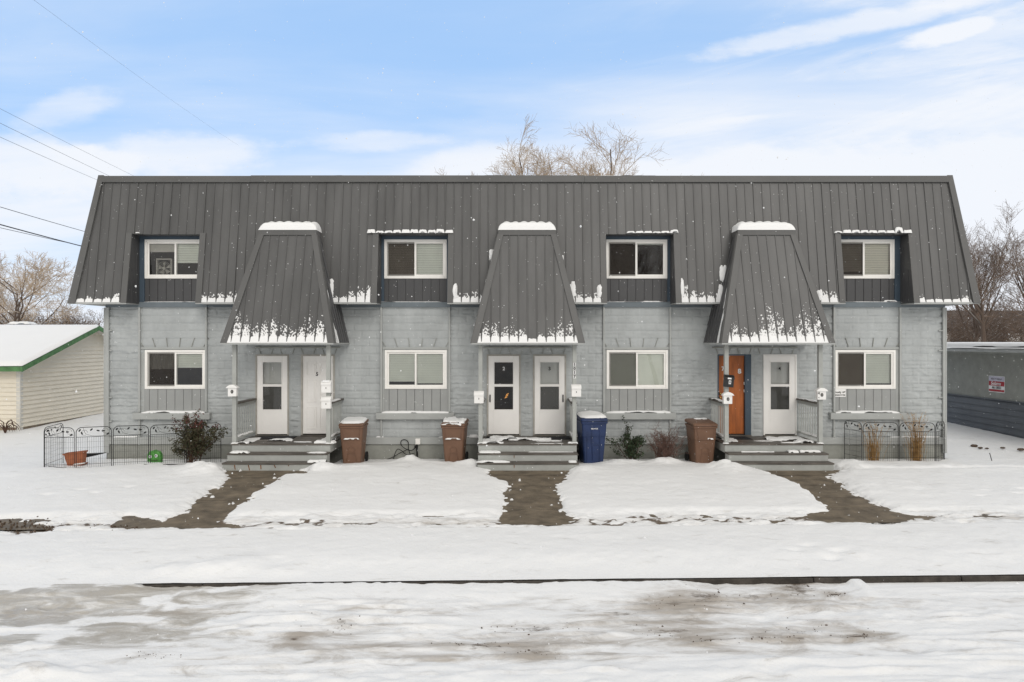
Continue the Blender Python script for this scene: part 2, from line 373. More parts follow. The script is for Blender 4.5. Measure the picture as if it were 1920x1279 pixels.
c3 = N(nt, 'ShaderNodeTexNoise', Scale=9.0, Detail=6.0, Roughness=0.6); cs3 = N(nt, 'ShaderNodeCombineXYZ'); nt.links.new(da, cs3.inputs[0]); nt.links.new(math_('MULTIPLY', de, 2.2), cs3.inputs[1]); nt.links.new(cs3.outputs[0], c3.inputs['Vector'])
for (a0, e0, ra, re, k, slo) in ((.640, .452, .075, .016, 1.0, .25), (-.655, .338, .085, .030, .48, .15), (-.50, .272, .16, .035, .55, 0), (-.20, .293, .12, .016, .42, .0), (-.06, .262, .10, .028, .42, .1), (-.70, .25, .16, .05, .6, 0), (.45, .245, .35, .05, .6, .08), (.52, .468, .26, .020, .7, .20)):
    u = math_('DIVIDE', math_('SUBTRACT', da, a0), ra); v = math_('DIVIDE', math_('SUBTRACT', math_('MULTIPLY_ADD', math_('SUBTRACT', da, a0), -slo, de), e0), re)
    r2 = math_('ADD', math_('MULTIPLY', u, u), math_('MULTIPLY', v, v)); r2 = math_('MULTIPLY_ADD', math_('SUBTRACT', c3.outputs['Fac'], 0.5), 2.6, r2)
    cl = math_('MULTIPLY_ADD', math_('MULTIPLY', mrange(r2, 0.1, 1.3, 1.0, 0.0), mrange(sp.outputs['Y'], 0.3, 0.6)), k * 0.55, cl)
cfac = mrange(cl, 0.02, 0.86, 0.0, 0.97)
base = N(nt, 'ShaderNodeMix', data_type='RGBA'); base.inputs[0].default_value = 0.72
tint = N(nt, 'ShaderNodeMix', data_type='RGBA', blend_type='MULTIPLY'); tint.inputs[0].default_value = 1.0
nt.links.new(sky.outputs[0], tint.inputs[6]); tint.inputs[7].default_value = (1.0, 1.0, 1.0, 1)
nt.links.new(tint.outputs[2], base.inputs[6]); base.inputs[7].default_value = (4.7, 7.4, 11.6, 1)   # thin bright veil over the blue
mixc = N(nt, 'ShaderNodeMix', data_type='RGBA'); nt.links.new(cfac, mixc.inputs[0]); nt.links.new(base.outputs[2], mixc.inputs[6])
ccol = N(nt, 'ShaderNodeMix', data_type='RGBA'); ccol.inputs[6].default_value = (9.1, 9.4, 9.95, 1); ccol.inputs[7].default_value = (9.3, 9.0, 8.5, 1)
nt.links.new(math_('MAXIMUM', over, behind), ccol.inputs[0]); nt.links.new(ccol.outputs[2], mixc.inputs[7])
nt.links.new(mixc.outputs[2], bg.inputs['Color']); nt.links.new(bg.outputs[0], o.inputs[0])

sd = bpy.data.lights.new('sun', 'SUN'); sd.energy = 0.95; sd.angle = math.radians(25); sd.color = (1.0, 0.955, 0.90)
so = bpy.data.objects.new('sun', sd); COL.objects.link(so)
sdir = Vector((math.sin(SUN_AZ) * math.cos(SUN_EL), math.cos(SUN_AZ) * math.cos(SUN_EL), math.sin(SUN_EL)))
so.rotation_euler = sdir.to_track_quat('Z', 'Y').to_euler(); so.location = sdir * 60
scene.view_settings.view_transform = 'Standard'; scene.view_settings.look = 'None'; scene.view_settings.exposure = 0.0; scene.view_settings.gamma = 1.0
scene.render.engine = 'CYCLES'; scene.cycles.use_denoising = True; scene.cycles.max_bounces = 8; scene.cycles.transparent_max_bounces = 12
# =================================================================== THE APARTMENT BUILDING
B = empty('apartment_building', (0, 0, 0), 0, 'long two storey grey apartment building with dark metal mansard roof', 'building')
WX0, WX1, DEPTH = -10.75, 11.45, 9.0
EAVE_Z, EAVE_Y, ROOF_H, ROOF_RUN = 4.12, -0.65, 3.33, 0.48
XL0, XR0, XLS, XRS = -11.315, 11.94, 0.50, 0.42
SL = math.hypot(ROOF_H, ROOF_RUN)
RV = Vector((0, ROOF_RUN, ROOF_H)) / SL; RN = Vector((0, -ROOF_H, ROOF_RUN)) / SL
RO = Vector((0, EAVE_Y, EAVE_Z))
BAYS = [(-9.85, -8.085), (-3.455, -1.655), (2.43, 4.185), (8.515, 10.265)]
LWIN = [(-9.714, -8.095), (-3.365, -1.725), (2.503, 4.129), (8.555, 10.15)]
UWIN = [(-9.72, -8.095), (-3.38, -1.725), (2.489, 4.108), (8.525, 10.12)]
DOORS = [(-6.787, -5.91), (-5.585, -4.694), (-0.665, 0.226), (0.5585, 1.434), (5.448, 6.33), (6.656, 7.533)]
PORCH = [-5.67, 0.38, 6.43]
DORMER_TOP = 5.91

# ---- front wall: painted split-face block, one displaced sheet with openings
cx = np.arange(WX0, WX1 + 0.001, 0.022); cz = np.arange(0.40, 4.121, 0.022)
GX, GZ = np.meshgrid(cx, cz)
course = np.floor(GZ / 0.2).astype(int)
offx = np.where(course % 2 == 0, 0.0, 0.2)
block = np.floor((GX + offx) / 0.4).astype(int)
jz = np.abs(((GZ / 0.2) % 1.0) - 0.5) * 2          # 1 at the joints
jx = np.abs((((GX + offx) / 0.4) % 1.0) - 0.5) * 2
joint = np.maximum(sstep(0.80, 0.90, jz), sstep(0.90, 0.95, jx) * 0.65)
rough = (fbm(GX * 7.5, GZ * 17, 3, 3) - 0.5) + .8 * (fbm(GX * 1.6, GZ * 26, 8, 2) - .5)
ridge = 1 - np.abs(fbm(GX * 5, GZ * 13, 9, 4) - 0.5) * 4
amp = np.full_like(GX, 1.0)
for (a, b) in BAYS:
    amp = np.where((GX > a) & (GX < b) & (GZ > 2.9), 0.42, amp)
fall = np.ones_like(GX)
for (a, b, z0, z1) in [(a, b, 1.2, 2.96) for a, b in LWIN] + [(a, b, 0.6, 2.785) for a, b in DOORS]:
    fall = np.minimum(fall, sstep(0.0, 0.10, np.hypot(np.maximum(np.maximum(a - GX, GX - b), 0), np.maximum(np.maximum(z0 - GZ, GZ - z1), 0))))
patch = 0.45 + 1.1 * sstep(0.35, 0.65, fbm(GX * 0.7, GZ * 1.6, 21, 3))
disp = (rough * 0.030 + np.clip(ridge, 0, 1) * 0.011) * amp * patch + (vnoise(block * 1.0, course * 1.0, 5) - 0.5) * 0.006 * amp - joint * 0.022 * (0.5 + 0.5 * amp)
Vw = np.stack([GX, -0.010 - disp * fall, GZ], -1).reshape(-1, 3)
Q = grid_quads(len(cz), len(cx))
ctr = Vw[Q].mean(1)
keep = np.ones(len(Q), bool)
for (a, b) in LWIN: keep &= ~((ctr[:, 0] > a + 0.02) & (ctr[:, 0] < b - 0.02) & (ctr[:, 2] > 1.2) & (ctr[:, 2] < 2.88))
for (a, b) in DOORS: keep &= ~((ctr[:, 0] > a + 0.02) & (ctr[:, 0] < b - 0.02) & (ctr[:, 2] > 0.6) & (ctr[:, 2] < 2.765))
np_obj('wall', Vw, Q[keep], M['block'], B, smooth=True)
w_ = MB()
w_.poly([(WX0, 0.0, -0.3), (WX0, 0.0, 4.12), (WX0, DEPTH, 4.12), (WX0, DEPTH, -0.3)])
w_.poly([(WX1, 0.0, -0.3), (WX1, DEPTH, -0.3), (WX1, DEPTH, 4.12), (WX1, 0.0, 4.12)])
w_.poly([(WX0, DEPTH, -0.3), (WX0, DEPTH, 4.12), (WX1, DEPTH, 4.12), (WX1, DEPTH, -0.3)])
w_.build('wall', M['block'], B)
f_ = MB().box(WX0 + 0.02, WX1 - 0.02, -0.004, 0.2, -0.3, 0.41); f_.build('foundation', M['foundation'], B)
# base band, broken at the porches
bd = MB()
segs = []; x = WX0 + 0.04
for pc in PORCH: segs.append((x, pc - 1.215)); x = pc + 1.215
segs.append((x, WX1 - 0.04))
for (a, b) in segs: bd.box(a, b, -0.065, 0.0, 0.411, 0.595)
build_each(bd, 'base_band', M['trim_grey'], B, bevel=0.006)
fz = MB()
x = WX0
for (a, b) in BAYS: fz.box(x, a - 0.03, -0.05, 0.0, 4.03, 4.115); x = b + 0.03
fz.box(x, WX1, -0.05, 0.0, 4.03, 4.115); build_each(fz, 'frieze_board', M['frieze'], B)
sb = MB()
for (a, b) in BAYS: sb.box(a - 0.03, b + 0.03, -0.07, 0.0, 4.035, 4.17)
build_each(sb, 'frieze_board', M['frieze'], B, bevel=0.004)
# corner boards with their pipe straps
for (xc, s) in ((WX0, -1), (WX1, 1)):
    c_ = MB(); c_.box(min(xc - s * 0.0, xc + s * 0.03) - 0.0, max(xc - s * 0.0, xc + s * 0.03), -0.08, 0.06, 0.18, 4.02)
    c_.box(xc - 0.065 if s < 0 else xc - 0.065, xc if s > 0 else xc + 0.0, -0.075, -0.02, 0.18, 4.025) if s > 0 else c_.box(xc, xc + 0.10, -0.075, -0.02, 0.18, 4.025)
    for zb in (1.0, 1.63, 2.87, 3.4):
        c_.box(xc + (-0.17 if s > 0 else 0.10), xc + (-0.065 if s > 0 else 0.17), -0.06, -0.035, zb, zb + 0.03)
    c_.build('corner_board', M['trim_grey'], B)

def ribbed(mb, O, U, V, Nn, x0, x1, vlo, vhi, sp=0.224, ph=0.0, rw=0.034, rh=0.017, major=0):
    """Roofing sheet with standing ribs: profile along U swept along V between vlo(x) and vhi(x)."""
    k0 = math.floor((x0 - ph) / sp) - 1; k1 = math.ceil((x1 - ph) / sp) + 1
    prof = [(x0, 0.0)]
    for k in range(k0, k1 + 1):
        c = ph + k * sp; h = rh * (1.5 if major and k % major == 0 else 1.0); ww = rw * (1.15 if major and k % major == 0 else 1.0)
        for dx, hh in ((-ww / 2, 0), (-ww / 4, h), (ww / 4, h), (ww / 2, 0)):
            if x0 < c + dx < x1: prof.append((c + dx, hh))
    prof.append((x1, 0.0))
    prof = [p for p in prof if vhi(p[0]) - vlo(p[0]) > -0.02]
    vs = []; n = len(prof)
    for f in (vlo, vhi):
        for (x, h) in prof: vs.append(O + U * x + V * f(x) + Nn * h)
    mb.add(vs, [(i, i + 1, n + i + 1, n + i) for i in range(n - 1)])

# ---- mansard roof
UX = Vector((1, 0, 0))
def vtop(x): return SL * max(0.0, min(1.0, (x - XL0) / XLS, (XR0 - x) / XRS))
vd = (DORMER_TOP - EAVE_Z) / ROOF_H * SL
rf = MB(); xs = XL0 + 0.001
cuts = []
for (a, b) in BAYS: cuts += [(xs, a, 0.0), (a, b, vd)]; xs = b
cuts.append((xs, XR0 - 0.001, 0.0))
for (a, b, lo) in cuts: ribbed(rf, RO, UX, RV, RN, a, b, (lambda x, lo=lo: lo), vtop, ph=0.05, major=4)
TL, TR = XL0 + XLS, XR0 - XRS; TY, TZ = EAVE_Y + ROOF_RUN, EAVE_Z + ROOF_H; YB = DEPTH + 0.65
rf.poly([(XL0, EAVE_Y, EAVE_Z), (TL, TY, TZ), (TL, YB - 0.5, TZ), (XL0, YB, EAVE_Z)])
rf.poly([(XR0, EAVE_Y, EAVE_Z), (XR0, YB, EAVE_Z), (TR, YB - 0.5, TZ), (TR, TY, TZ)])
rf.poly([(XL0, YB, EAVE_Z), (TL, YB - 0.5, TZ), (TR, YB - 0.5, TZ), (XR0, YB, EAVE_Z)])
rf.poly([(TL, TY, TZ - 0.02), (TR, TY, TZ - 0.02), (TR, YB - 0.5, TZ - 0.02), (TL, YB - 0.5, TZ - 0.02)])
roof = rf.build('mansard_roof', M['metal_roof'], B)
# parapet cap, in lapped lengths, and hip flashings
pc_ = MB()
for (a, b, dz) in ((TL + 0.06, X_(472, 17.93), 0.0), (X_(472, 17.93) + 0.002, 1.9, 0.012), (1.902, TR - 0.06, 0.004)):
    pc_.box(a, b, TY - 0.075 - dz * 0.3, TY + 0.25, TZ - 0.155 + dz * 0.3, TZ + 0.012 + dz)
build_each(pc_, 'parapet_cap', M['metal_trim'], roof, bevel=0.006)
for (e, t, s) in ((XL0, TL, 1), (XR0, TR, -1)):
    hb = MB()
    p0 = Vector((e - s * 0.02, EAVE_Y - 0.02, EAVE_Z - 0.02)); p1 = Vector((t - s * 0.02, TY - 0.02, TZ + 0.03))
    wv = Vector((s * 0.19, 0, 0))
    off = RN * 0.035
    hb.hexa([p0, p0 + wv, p0 + wv - RN * 0.05, p0 - RN * 0.05, p1, p1 + wv * 0.72, p1 + wv * 0.72 - RN * 0.05, p1 - RN * 0.05])
    hb.v = [tuple(Vector(q) + off) for q in hb.v]
    hb.build('hip_flashing', M['metal_trim'], roof)
# eave drip and soffit between the dormers
dr = MB(); so_ = MB(); xs = XL0
for (a, b) in BAYS + [(XR0, XR0)]:
    dr.box(xs, a, EAVE_Y - 0.022, EAVE_Y + 0.005, EAVE_Z - 0.035, EAVE_Z + 0.012)
    so_.box(xs, a, EAVE_Y + 0.006, 0.02, EAVE_Z - 0.02, EAVE_Z - 0.003); xs = b
so_.box(XL0, WX0, 0.02, YB, EAVE_Z - 0.02, EAVE_Z - 0.003); so_.box(WX1, XR0, 0.02, YB, EAVE_Z - 0.02, EAVE_Z - 0.003)
so_.box(WX0, WX1, DEPTH + 0.01, YB, EAVE_Z - 0.02, EAVE_Z - 0.003)
build_each(dr, 'eave_drip', M['white_fascia'], roof); build_each(so_, 'soffit', M['panel_grey'], roof)

def ym(z): return EAVE_Y + ROOF_RUN * (z - EAVE_Z) / ROOF_H

# ---- windows
def blind(mb, x0, x1, z0, z1, y, pitch=0.046, tilt=0.4):
    z = z1
    while z - pitch > z0:
        mb.add([(x0, y + 0.024 * tilt, z), (x1, y + 0.024 * tilt, z), (x1, y - 0.024 * tilt, z - pitch * .955), (x0, y - 0.024 * tilt, z - pitch * .955)], [(0, 1, 2, 3)])
        z -= pitch
    mb.box(x0, x1, y - 0.012, y + 0.012, z - 0.02, z)
def window(x0, x1, z0, z1, yf=-0.045, left=None, right=None, screen=True):
    fr = MB(); t = 0.062; d0, d1 = yf, 0.06
    fr.box(x0, x0 + t, d0, d1, z0, z1); fr.box(x1 - t, x1, d0, d1, z0, z1)
    fr.box(x0 + t, x1 - t, d0, d1, z0, z0 + t); fr.box(x0 + t, x1 - t, d0, d1, z1 - t, z1)
    o = fr.build('window', M['vinyl'], B, bevel=0.004)
    xm = (x0 + x1) / 2; s = 0.045
    for (a, b, ys) in ((x0 + t, xm + 0.03, yf + 0.042), (xm - 0.03, x1 - t, yf + 0.022)):
        sh = MB(); za, zb = z0 + t, z1 - t
        sh.box(a, a + s, ys, ys + 0.018, za, zb); sh.box(b - s, b, ys, ys + 0.018, za, zb)
        sh.box(a + s, b - s, ys, ys + 0.018, za, za + s); sh.box(a + s, b - s, ys, ys + 0.018, zb - s, zb)
        sh.build('sash', M['vinyl'], o)
        MB().add([(a + s, ys + 0.012, za + s), (b - s, ys + 0.012, za + s), (b - s, ys + 0.012, zb - s), (a + s, ys + 0.012, zb - s)], [(0, 1, 2, 3)]) if 0 else None
        g = MB(); g.poly([(a + s - 0.005, ys + 0.010, za + s - 0.005), (b - s + 0.005, ys + 0.010, za + s - 0.005), (b - s + 0.005, ys + 0.010, zb - s + 0.005), (a + s - 0.005, ys + 0.010, zb - s + 0.005)])
        g.build('pane', M['glass'], o)
    if screen:
        g = MB(); ys = yf + 0.034; a, b = x0 + t + 0.012, xm - 0.032
        g.poly([(a, ys, z0 + t + 0.01), (b, ys, z0 + t + 0.01), (b, ys, z1 - t - 0.01), (a, ys, z1 - t - 0.01)])
        g.build('insect_screen', M['screen'], o)
    xa, xb = x0 + t, x1 - t; zt, zb = z1 - t + 0.02, z0 + t - 0.01
    for side, (a, b) in ((left, (xa, xm - 0.005)), (right, (xm + 0.005, xb))):
        if not side: continue
        kind, matn, drop = side[:3]
        mb = MB(); zlo = zt - (zt - zb) * drop
        if kind == 'slat': blind(mb, a, b, zlo, zt, 0.055); mb.build('blind', M[matn], o)
        elif kind == 'roller': mb.box(a, b, 0.05, 0.054, zlo, zt); mb.build('blind', M[matn], o)
        elif kind == 'curtain':
            n = 40; pts = [(a + (b - a) * i / n, 0.08 + 0.018 * math.sin(i * 1.1) + 0.01 * math.sin(i * 2.3)) for i in range(n + 1)]
            mb.add([(x, y, zlo) for x, y in pts] + [(x, y, zt) for x, y in pts], [(i, i + 1, n + 2 + i, n + 1 + i) for i in range(n)])
            mb.build('curtain', M[matn], o, smooth=True)
    return o
LZ0, LZ1, UZ0, UZ1 = 1.873, 2.905, 4.794, 5.827
lower_style = [(('curtain', 'curtain', 0.5), ('slat', 'blind_green', 0.45)), (('slat', 'blind_green', 0.84), ('slat', 'blind_green', 0.9)),  # first right blind stands in for a greenish reflection, put into its colour
               (('roller', 'blind_green', 1.0), ('roller', 'blind_green', 1.0)), (('slat', 'blind_brown', 1.0), ('slat', 'blind_green', 0.93))]
upper_style = [(('roller', 'curtain', 0.3), ('slat', 'blind_green', 0.62)), (('slat', 'blind_brown', 1.0), ('slat', 'blind_green', 1.0)),
               (None, ('roller', 'blind_green', 0.1)), (('slat', 'blind_brown', 0.85), ('slat', 'blind_cream', 1.0))]
for i in range(4):
    window(LWIN[i][0], LWIN[i][1], LZ0, LZ1, left=lower_style[i][0], right=lower_style[i][1], screen=(i != 1))
    window(UWIN[i][0], UWIN[i][1], UZ0, UZ1, left=upper_style[i][0], right=upper_style[i][1], screen=(i != 0))
# dim rooms behind the glass
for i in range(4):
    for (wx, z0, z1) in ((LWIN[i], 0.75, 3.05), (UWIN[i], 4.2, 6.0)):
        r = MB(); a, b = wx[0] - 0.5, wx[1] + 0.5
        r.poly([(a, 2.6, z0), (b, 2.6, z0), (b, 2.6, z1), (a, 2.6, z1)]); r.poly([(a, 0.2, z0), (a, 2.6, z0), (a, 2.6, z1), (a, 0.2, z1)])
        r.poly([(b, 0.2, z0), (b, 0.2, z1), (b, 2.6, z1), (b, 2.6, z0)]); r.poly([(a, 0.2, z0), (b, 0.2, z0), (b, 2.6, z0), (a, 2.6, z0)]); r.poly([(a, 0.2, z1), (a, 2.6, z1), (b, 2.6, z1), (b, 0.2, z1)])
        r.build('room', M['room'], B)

# ---- bays: pilaster strips, lintel, arch joints, board panel, sill
def boards(mb, x0, x1, y, z0, z1, bw=0.226, gap=0.012, ph=0.0, th=0.02):
    x = x0 - ph
    while x < x1:
        a, b = max(x, x0), min(x + bw - gap, x1)
        if b - a > 0.01: mb.box(a, b, y, y + th, z0, z1)
        x += bw
for (a, b), (wa, wb), (ua, ub) in zip(BAYS, LWIN, UWIN):
    st = MB()
    for xx in (a, b):
        st.box(xx - 0.024, xx + 0.024, -0.075, 0.0, 1.262, 4.028); st.box(xx - 0.024, xx + 0.024, -0.07, 0.0, 0.597, 1.07)
    build_each(st, 'bay_strip', M['trim_grey'], B, bevel=0.004)
    li = MB().box(a + 0.03, b - 0.03, -0.05, 0.0, 2.925, 2.975); li.build('lintel', M['trim_grey'], B)
    aj = MB(); xc = (a + b) / 2
    for k in range(6):
        t = (k - 2.5) / 2.5; xb = xc + t * 0.80; xt = xc + t * (0.80 + 0.075 * abs(t) + 0.02)
        xt = xc + t * 0.93
        aj.hexa([(xb - .007, -.034, 2.99), (xb + .007, -.034, 2.99), (xb + .007, -.01, 2.99), (xb - .007, -.01, 2.99), (xt - .005, -.034, 3.22), (xt + .005, -.034, 3.22), (xt + .005, -.01, 3.22), (xt - .005, -.01, 3.22)])
    aj.build('arch_joint', M['foundation'], B)
    bp = MB(); boards(bp, wa - 0.03, wb + 0.03, -0.022, 1.262, 1.87, ph=0.08); bp.build('board_panel', M['panel_grey'], B)
    gp = MB().box(wa - 0.035, wb + 0.035, 0.0005, 0.01, 1.262, 1.90); gp.build('panel_backing', M['groove'], B)
    s = MB(); s.hexa([(a - .13, -.15, 1.075), (b + .13, -.15, 1.075), (b + .13, 0, 1.075), (a - .13, 0, 1.075), (a - .13, -.15, 1.24), (b + .13, -.15, 1.24), (b + .13, 0, 1.26), (a - .13, 0, 1.26)])
    s.build('window_sill', M['trim_grey'], B, bevel=0.008)
    # jamb strips beside the window inside the bay
    jm = MB()
    if wa - a > 0.06: jm.box(a + 0.025, wa - 0.002, -0.018, 0.0, 1.262, 2.92)
    if b - wb > 0.06: jm.box(wb + 0.002, b - 0.025, -0.018, 0.0, 1.262, 2.92)
    if jm.v: build_each(jm, 'jamb_board', M['trim_grey'], B)
    # dormer recess
    dm = MB()
    for (xx, s) in ((a, 1), (b, -1)):
        dm.prism([(xx, ym(EAVE_Z), EAVE_Z), (xx, 0.0, EAVE_Z), (xx, 0.0, DORMER_TOP), (xx, ym(DORMER_TOP), DORMER_TOP)], (-s * 0.02, 0, 0))
        for q in range(2):
            y0 = -0.22 - 0.2 * q; dm.box(min(xx, xx + s * 0.012), max(xx, xx + s * 0.012), y0, y0 + 0.02, EAVE_Z, 5.6 if q == 0 else 5.0)
    dm.poly([(a, ym(DORMER_TOP), DORMER_TOP), (b, ym(DORMER_TOP), DORMER_TOP), (b, 0.0, DORMER_TOP), (a, 0.0, DORMER_TOP)])
    do = dm.build('dormer_recess', M['metal_dark'], B)
    ft = MB()
    for (xx, s) in ((a, -1), (b, 1)):
        p = [RO + UX * xx + RV * -0.01, RO + UX * (xx + s * 0.15) + RV * -0.01, RO + UX * (xx + s * 0.15) + RV * (vd + 0.03), RO + UX * xx + RV * (vd + 0.03)]
        ft.prism(p if s > 0 else p[::-1], RN * 0.03)
    build_each(ft, 'dormer_flashing', M['metal_trim'], do)
    hd = MB().box(a, b, -0.06, 0.0, UZ1 + 0.002, DORMER_TOP - 0.002)
    hd.box(a + 0.001, ua - 0.002, -0.05, 0.0, 4.172, UZ1) if ua - a > 0.02 else None
    hd.box(ub + 0.002, b - 0.001, -0.05, 0.0, 4.172, UZ1) if b - ub > 0.02 else None
    build_each(hd, 'dormer_trim', M['blue_trim'], do)
    lp = MB(); boards(lp, ua, ub, -0.02, 4.172, UZ0 - 0.002, bw=0.224, gap=0.016, ph=0.1); lp.box(ua, ub, 0.001, 0.012, 4.172, UZ0); lp.build('dormer_panel', M['metal_dark'], do)

# ---- doors
def storm_door(x0, x1, num, side, dark=False, frame='door_frame', lowscreen=True, numcol='ink', handle=True):
    z0, z1 = 0.655, 2.785
    fr = MB(); t = 0.035
    fr.box(x0, x0 + t, -0.04, 0.1, z0, z1); fr.box(x1 - t, x1, -0.04, 0.1, z0, z1); fr.box(x0 + t, x1 - t, -0.04, 0.1, z1 - t, z1)
    a, b = x0 + t + 0.004, x1 - t - 0.004; zb, zt = z0 + 0.02, z1 - t - 0.005; wd = b - a
    ml = (wd - 0.53) / 2
    pz1 = zt - 0.15; pz0 = zt - 0.765; qz1 = zt - 0.795; qz0 = zt - 1.435
    d = MB(); y0, y1 = -0.028, 0.008
    d.box(a, a + ml, y0, y1, zb, zt); d.box(b - ml, b, y0, y1, zb, zt)
    for (u, v) in ((pz1, zt), (qz1, pz0), (zb, qz0)): d.box(a + ml, b - ml, y0, y1, u, v)
    do = d.build('door', M['door_white'], B, bevel=0.004)
    fr.build('door_frame', M[frame], do)
    bead = MB()
    for (u, v) in ((pz0, pz1), (qz0, qz1)):
        for (p, q, r, s_) in ((a + ml, a + ml + 0.018, u, v), (b - ml - 0.018, b - ml, u, v)): bead.box(p, q, y0 - 0.006, y0 + 0.02, r, s_)
        bead.box(a + ml + 0.018, b - ml - 0.018, y0 - 0.006, y0 + 0.02, u, u + 0.018); bead.box(a + ml + 0.018, b - ml - 0.018, y0 - 0.006, y0 + 0.02, v - 0.018, v)
    bead.build('glazing_bead', M['door_white'], do)
    for k, (u, v) in enumerate(((pz0, pz1), (qz0, qz1))):
        MB().poly([(a + ml, 0.0, u), (b - ml, 0.0, u), (b - ml, 0.0, v), (a + ml, 0.0, v)]).build('pane', M['glass_clear'], do)
        if k == 1 and lowscreen: MB().poly([(a + ml, 0.004, u), (b - ml, 0.004, u), (b - ml, 0.004, v), (a + ml, 0.004, v)]).build('insect_screen', M['screen_door'], do)
    if not dark:
        i_ = MB().box(a, b, 0.085, 0.10, zb, zt)
        for (u, v) in ((0.1, 0.38), (0.62, 0.9)):
            for (p, q) in ((1.0, 1.25), (1.35, 1.9)): i_.box(a + wd * u, a + wd * v, 0.078, 0.085, zb + p, zb + q)
        i_.build('inner_door', M['inner_door'], do)
    text_obj('door_number', num, 0.125, ((x0 + x1) / 2, -0.006, pz1 - 0.19), M[numcol], do, bold=0.004)
    if handle:
        h = MB(); hx = a + 0.045 if side < 0 else b - 0.045
        h.box(hx - 0.016, hx + 0.016, -0.036, -0.028, 1.52, 1.72); h.tube([(hx, -0.036, 1.54), (hx, -0.075, 1.56), (hx, -0.075, 1.68), (hx, -0.036, 1.70)], 0.009, 6)
        h.build('door_handle', M['black_plastic'] if side != 9 else M['nickel'], do, smooth=True)
    th = MB().box(x0, x1, -0.07, 0.1, 0.622, z0); th.build('threshold', M['nickel'], do)
    return do
storm_door(*DOORS[0], '1', -1, numcol='ink_white', frame='door_frame', handle=False)
storm_door(*DOORS[2], '2', -1, dark=True, lowscreen=False, numcol='ink_white')
storm_door(*DOORS[3], '3', 1)
storm_door(*DOORS[5], '4', 1, frame='door_white', handle=False)
# six panel steel door
x0, x1 = DOORS[1]; z0, z1 = 0.655, 2.785
d = MB().box(x0 + 0.045, x1 - 0.045, -0.004, 0.04, z0 + 0.03, z1 - 0.045)
wd = x1 - x0 - 0.09
for (p, q) in ((0.12, 0.44), (0.56, 0.88)):
    for (u, v) in ((0.13, 0.70), (0.84, 1.42), (1.55, 1.90)):
        xa, xb = x0 + 0.045 + wd * p, x0 + 0.045 + wd * q; za, zb = z0 + 0.03 + u, z0 + 0.03 + v
        for (e, f, g, h) in ((xa, xb, za, za + .014), (xa, xb, zb - .014, zb), (xa, xa + .014, za + .014, zb - .014), (xb - .014, xb, za + .014, zb - .014)): d.box(e, f, -0.020, -0.004, g, h)
        d.box(xa + .05, xb - .05, -0.016, -0.004, za + .05, zb - .05)
do = d.build('door', M['door_white'], B)
fr = MB().box(x0, x0 + .042, -0.03, 0.1, z0, z1); fr.box(x1 - .042, x1, -0.03, 0.1, z0, z1); fr.box(x0 + .042, x1 - .042, -0.03, 0.1, z1 - .042, z1); fr.build('door_frame', M['door_frame'], do)
text_obj('door_number', '5', 0.13, ((x0 + x1) / 2 - 0.03, -0.008, 2.26), M['ink'], do, bold=0.005)
for zk in (1.60, 1.75):
    k = MB(); k.tube([(x1 - 0.115, -0.004, zk), (x1 - 0.115, -0.03, zk), (x1 - 0.115, -0.045, zk), (x1 - 0.115, -0.06, zk)], [0.030, 0.014, 0.028, 0.018], 10); k.build('door_knob', M['nickel'], do, smooth=True)
MB().box(x0, x1, -0.07, 0.1, 0.622, z0).build('threshold', M['tread'], do)
# flush wooden door with blue-grey frame
x0, x1 = DOORS[4]
d = MB().box(x0 + 0.03, x1 - 0.16, 0.055, 0.095, z0 + 0.02, z1 - 0.03); do = d.build('door', M['door_wood'], B)
do['label'] = 'orange brown flush wooden door'
fr = MB().box(x0, x0 + .028, -0.03, 0.1, z0, z1); fr.box(x1 - .158, x1, -0.03, 0.1, z0, z1); fr.box(x0 + .028, x1 - .158, -0.03, 0.1, z1 - .028, z1); fr.build('door_frame', M['blue_trim'], do)
text_obj('door_number', '7', 0.15, (x0 + 0.16, 0.05, 2.40), M['ink_white'], do, bold=0.006)
text_obj('door_number', '8', 0.17, (x0 + 0.60, 0.05, 2.33), M['ink_white'], do, bold=0.007)
for zk in (1.63, 1.74):
    k = MB(); k.tube([(x0 + 0.085, 0.055, zk), (x0 + 0.085, 0.03, zk), (x0 + 0.085, 0.015, zk), (x0 + 0.085, 0.0, zk)], [0.034, 0.016, 0.032, 0.020], 10); k.build('door_knob', M['brass'], do, smooth=True)
hg = MB()
for zk in (1.78, 1.98): hg.box(x1 - 0.172, x1 - 0.150, 0.02, 0.056, zk, zk + 0.07)
build_each(hg, 'hinge', M['vinyl'], do)
MB().box(x0, x1, -0.07, 0.1, 0.622, z0).build('threshold', M['tread'], do)
# entrance alcove behind the dark storm door
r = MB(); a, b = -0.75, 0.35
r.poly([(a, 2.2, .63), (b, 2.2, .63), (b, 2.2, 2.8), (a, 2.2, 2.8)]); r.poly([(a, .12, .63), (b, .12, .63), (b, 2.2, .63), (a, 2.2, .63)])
r.poly([(a, .12, .63), (a, 2.2, .63), (a, 2.2, 2.8), (a, .12, 2.8)]); r.poly([(b, .12, .63), (b, .12, 2.8), (b, 2.2, 2.8), (b, 2.2, .63)]); r.build('room', M['room'], B)

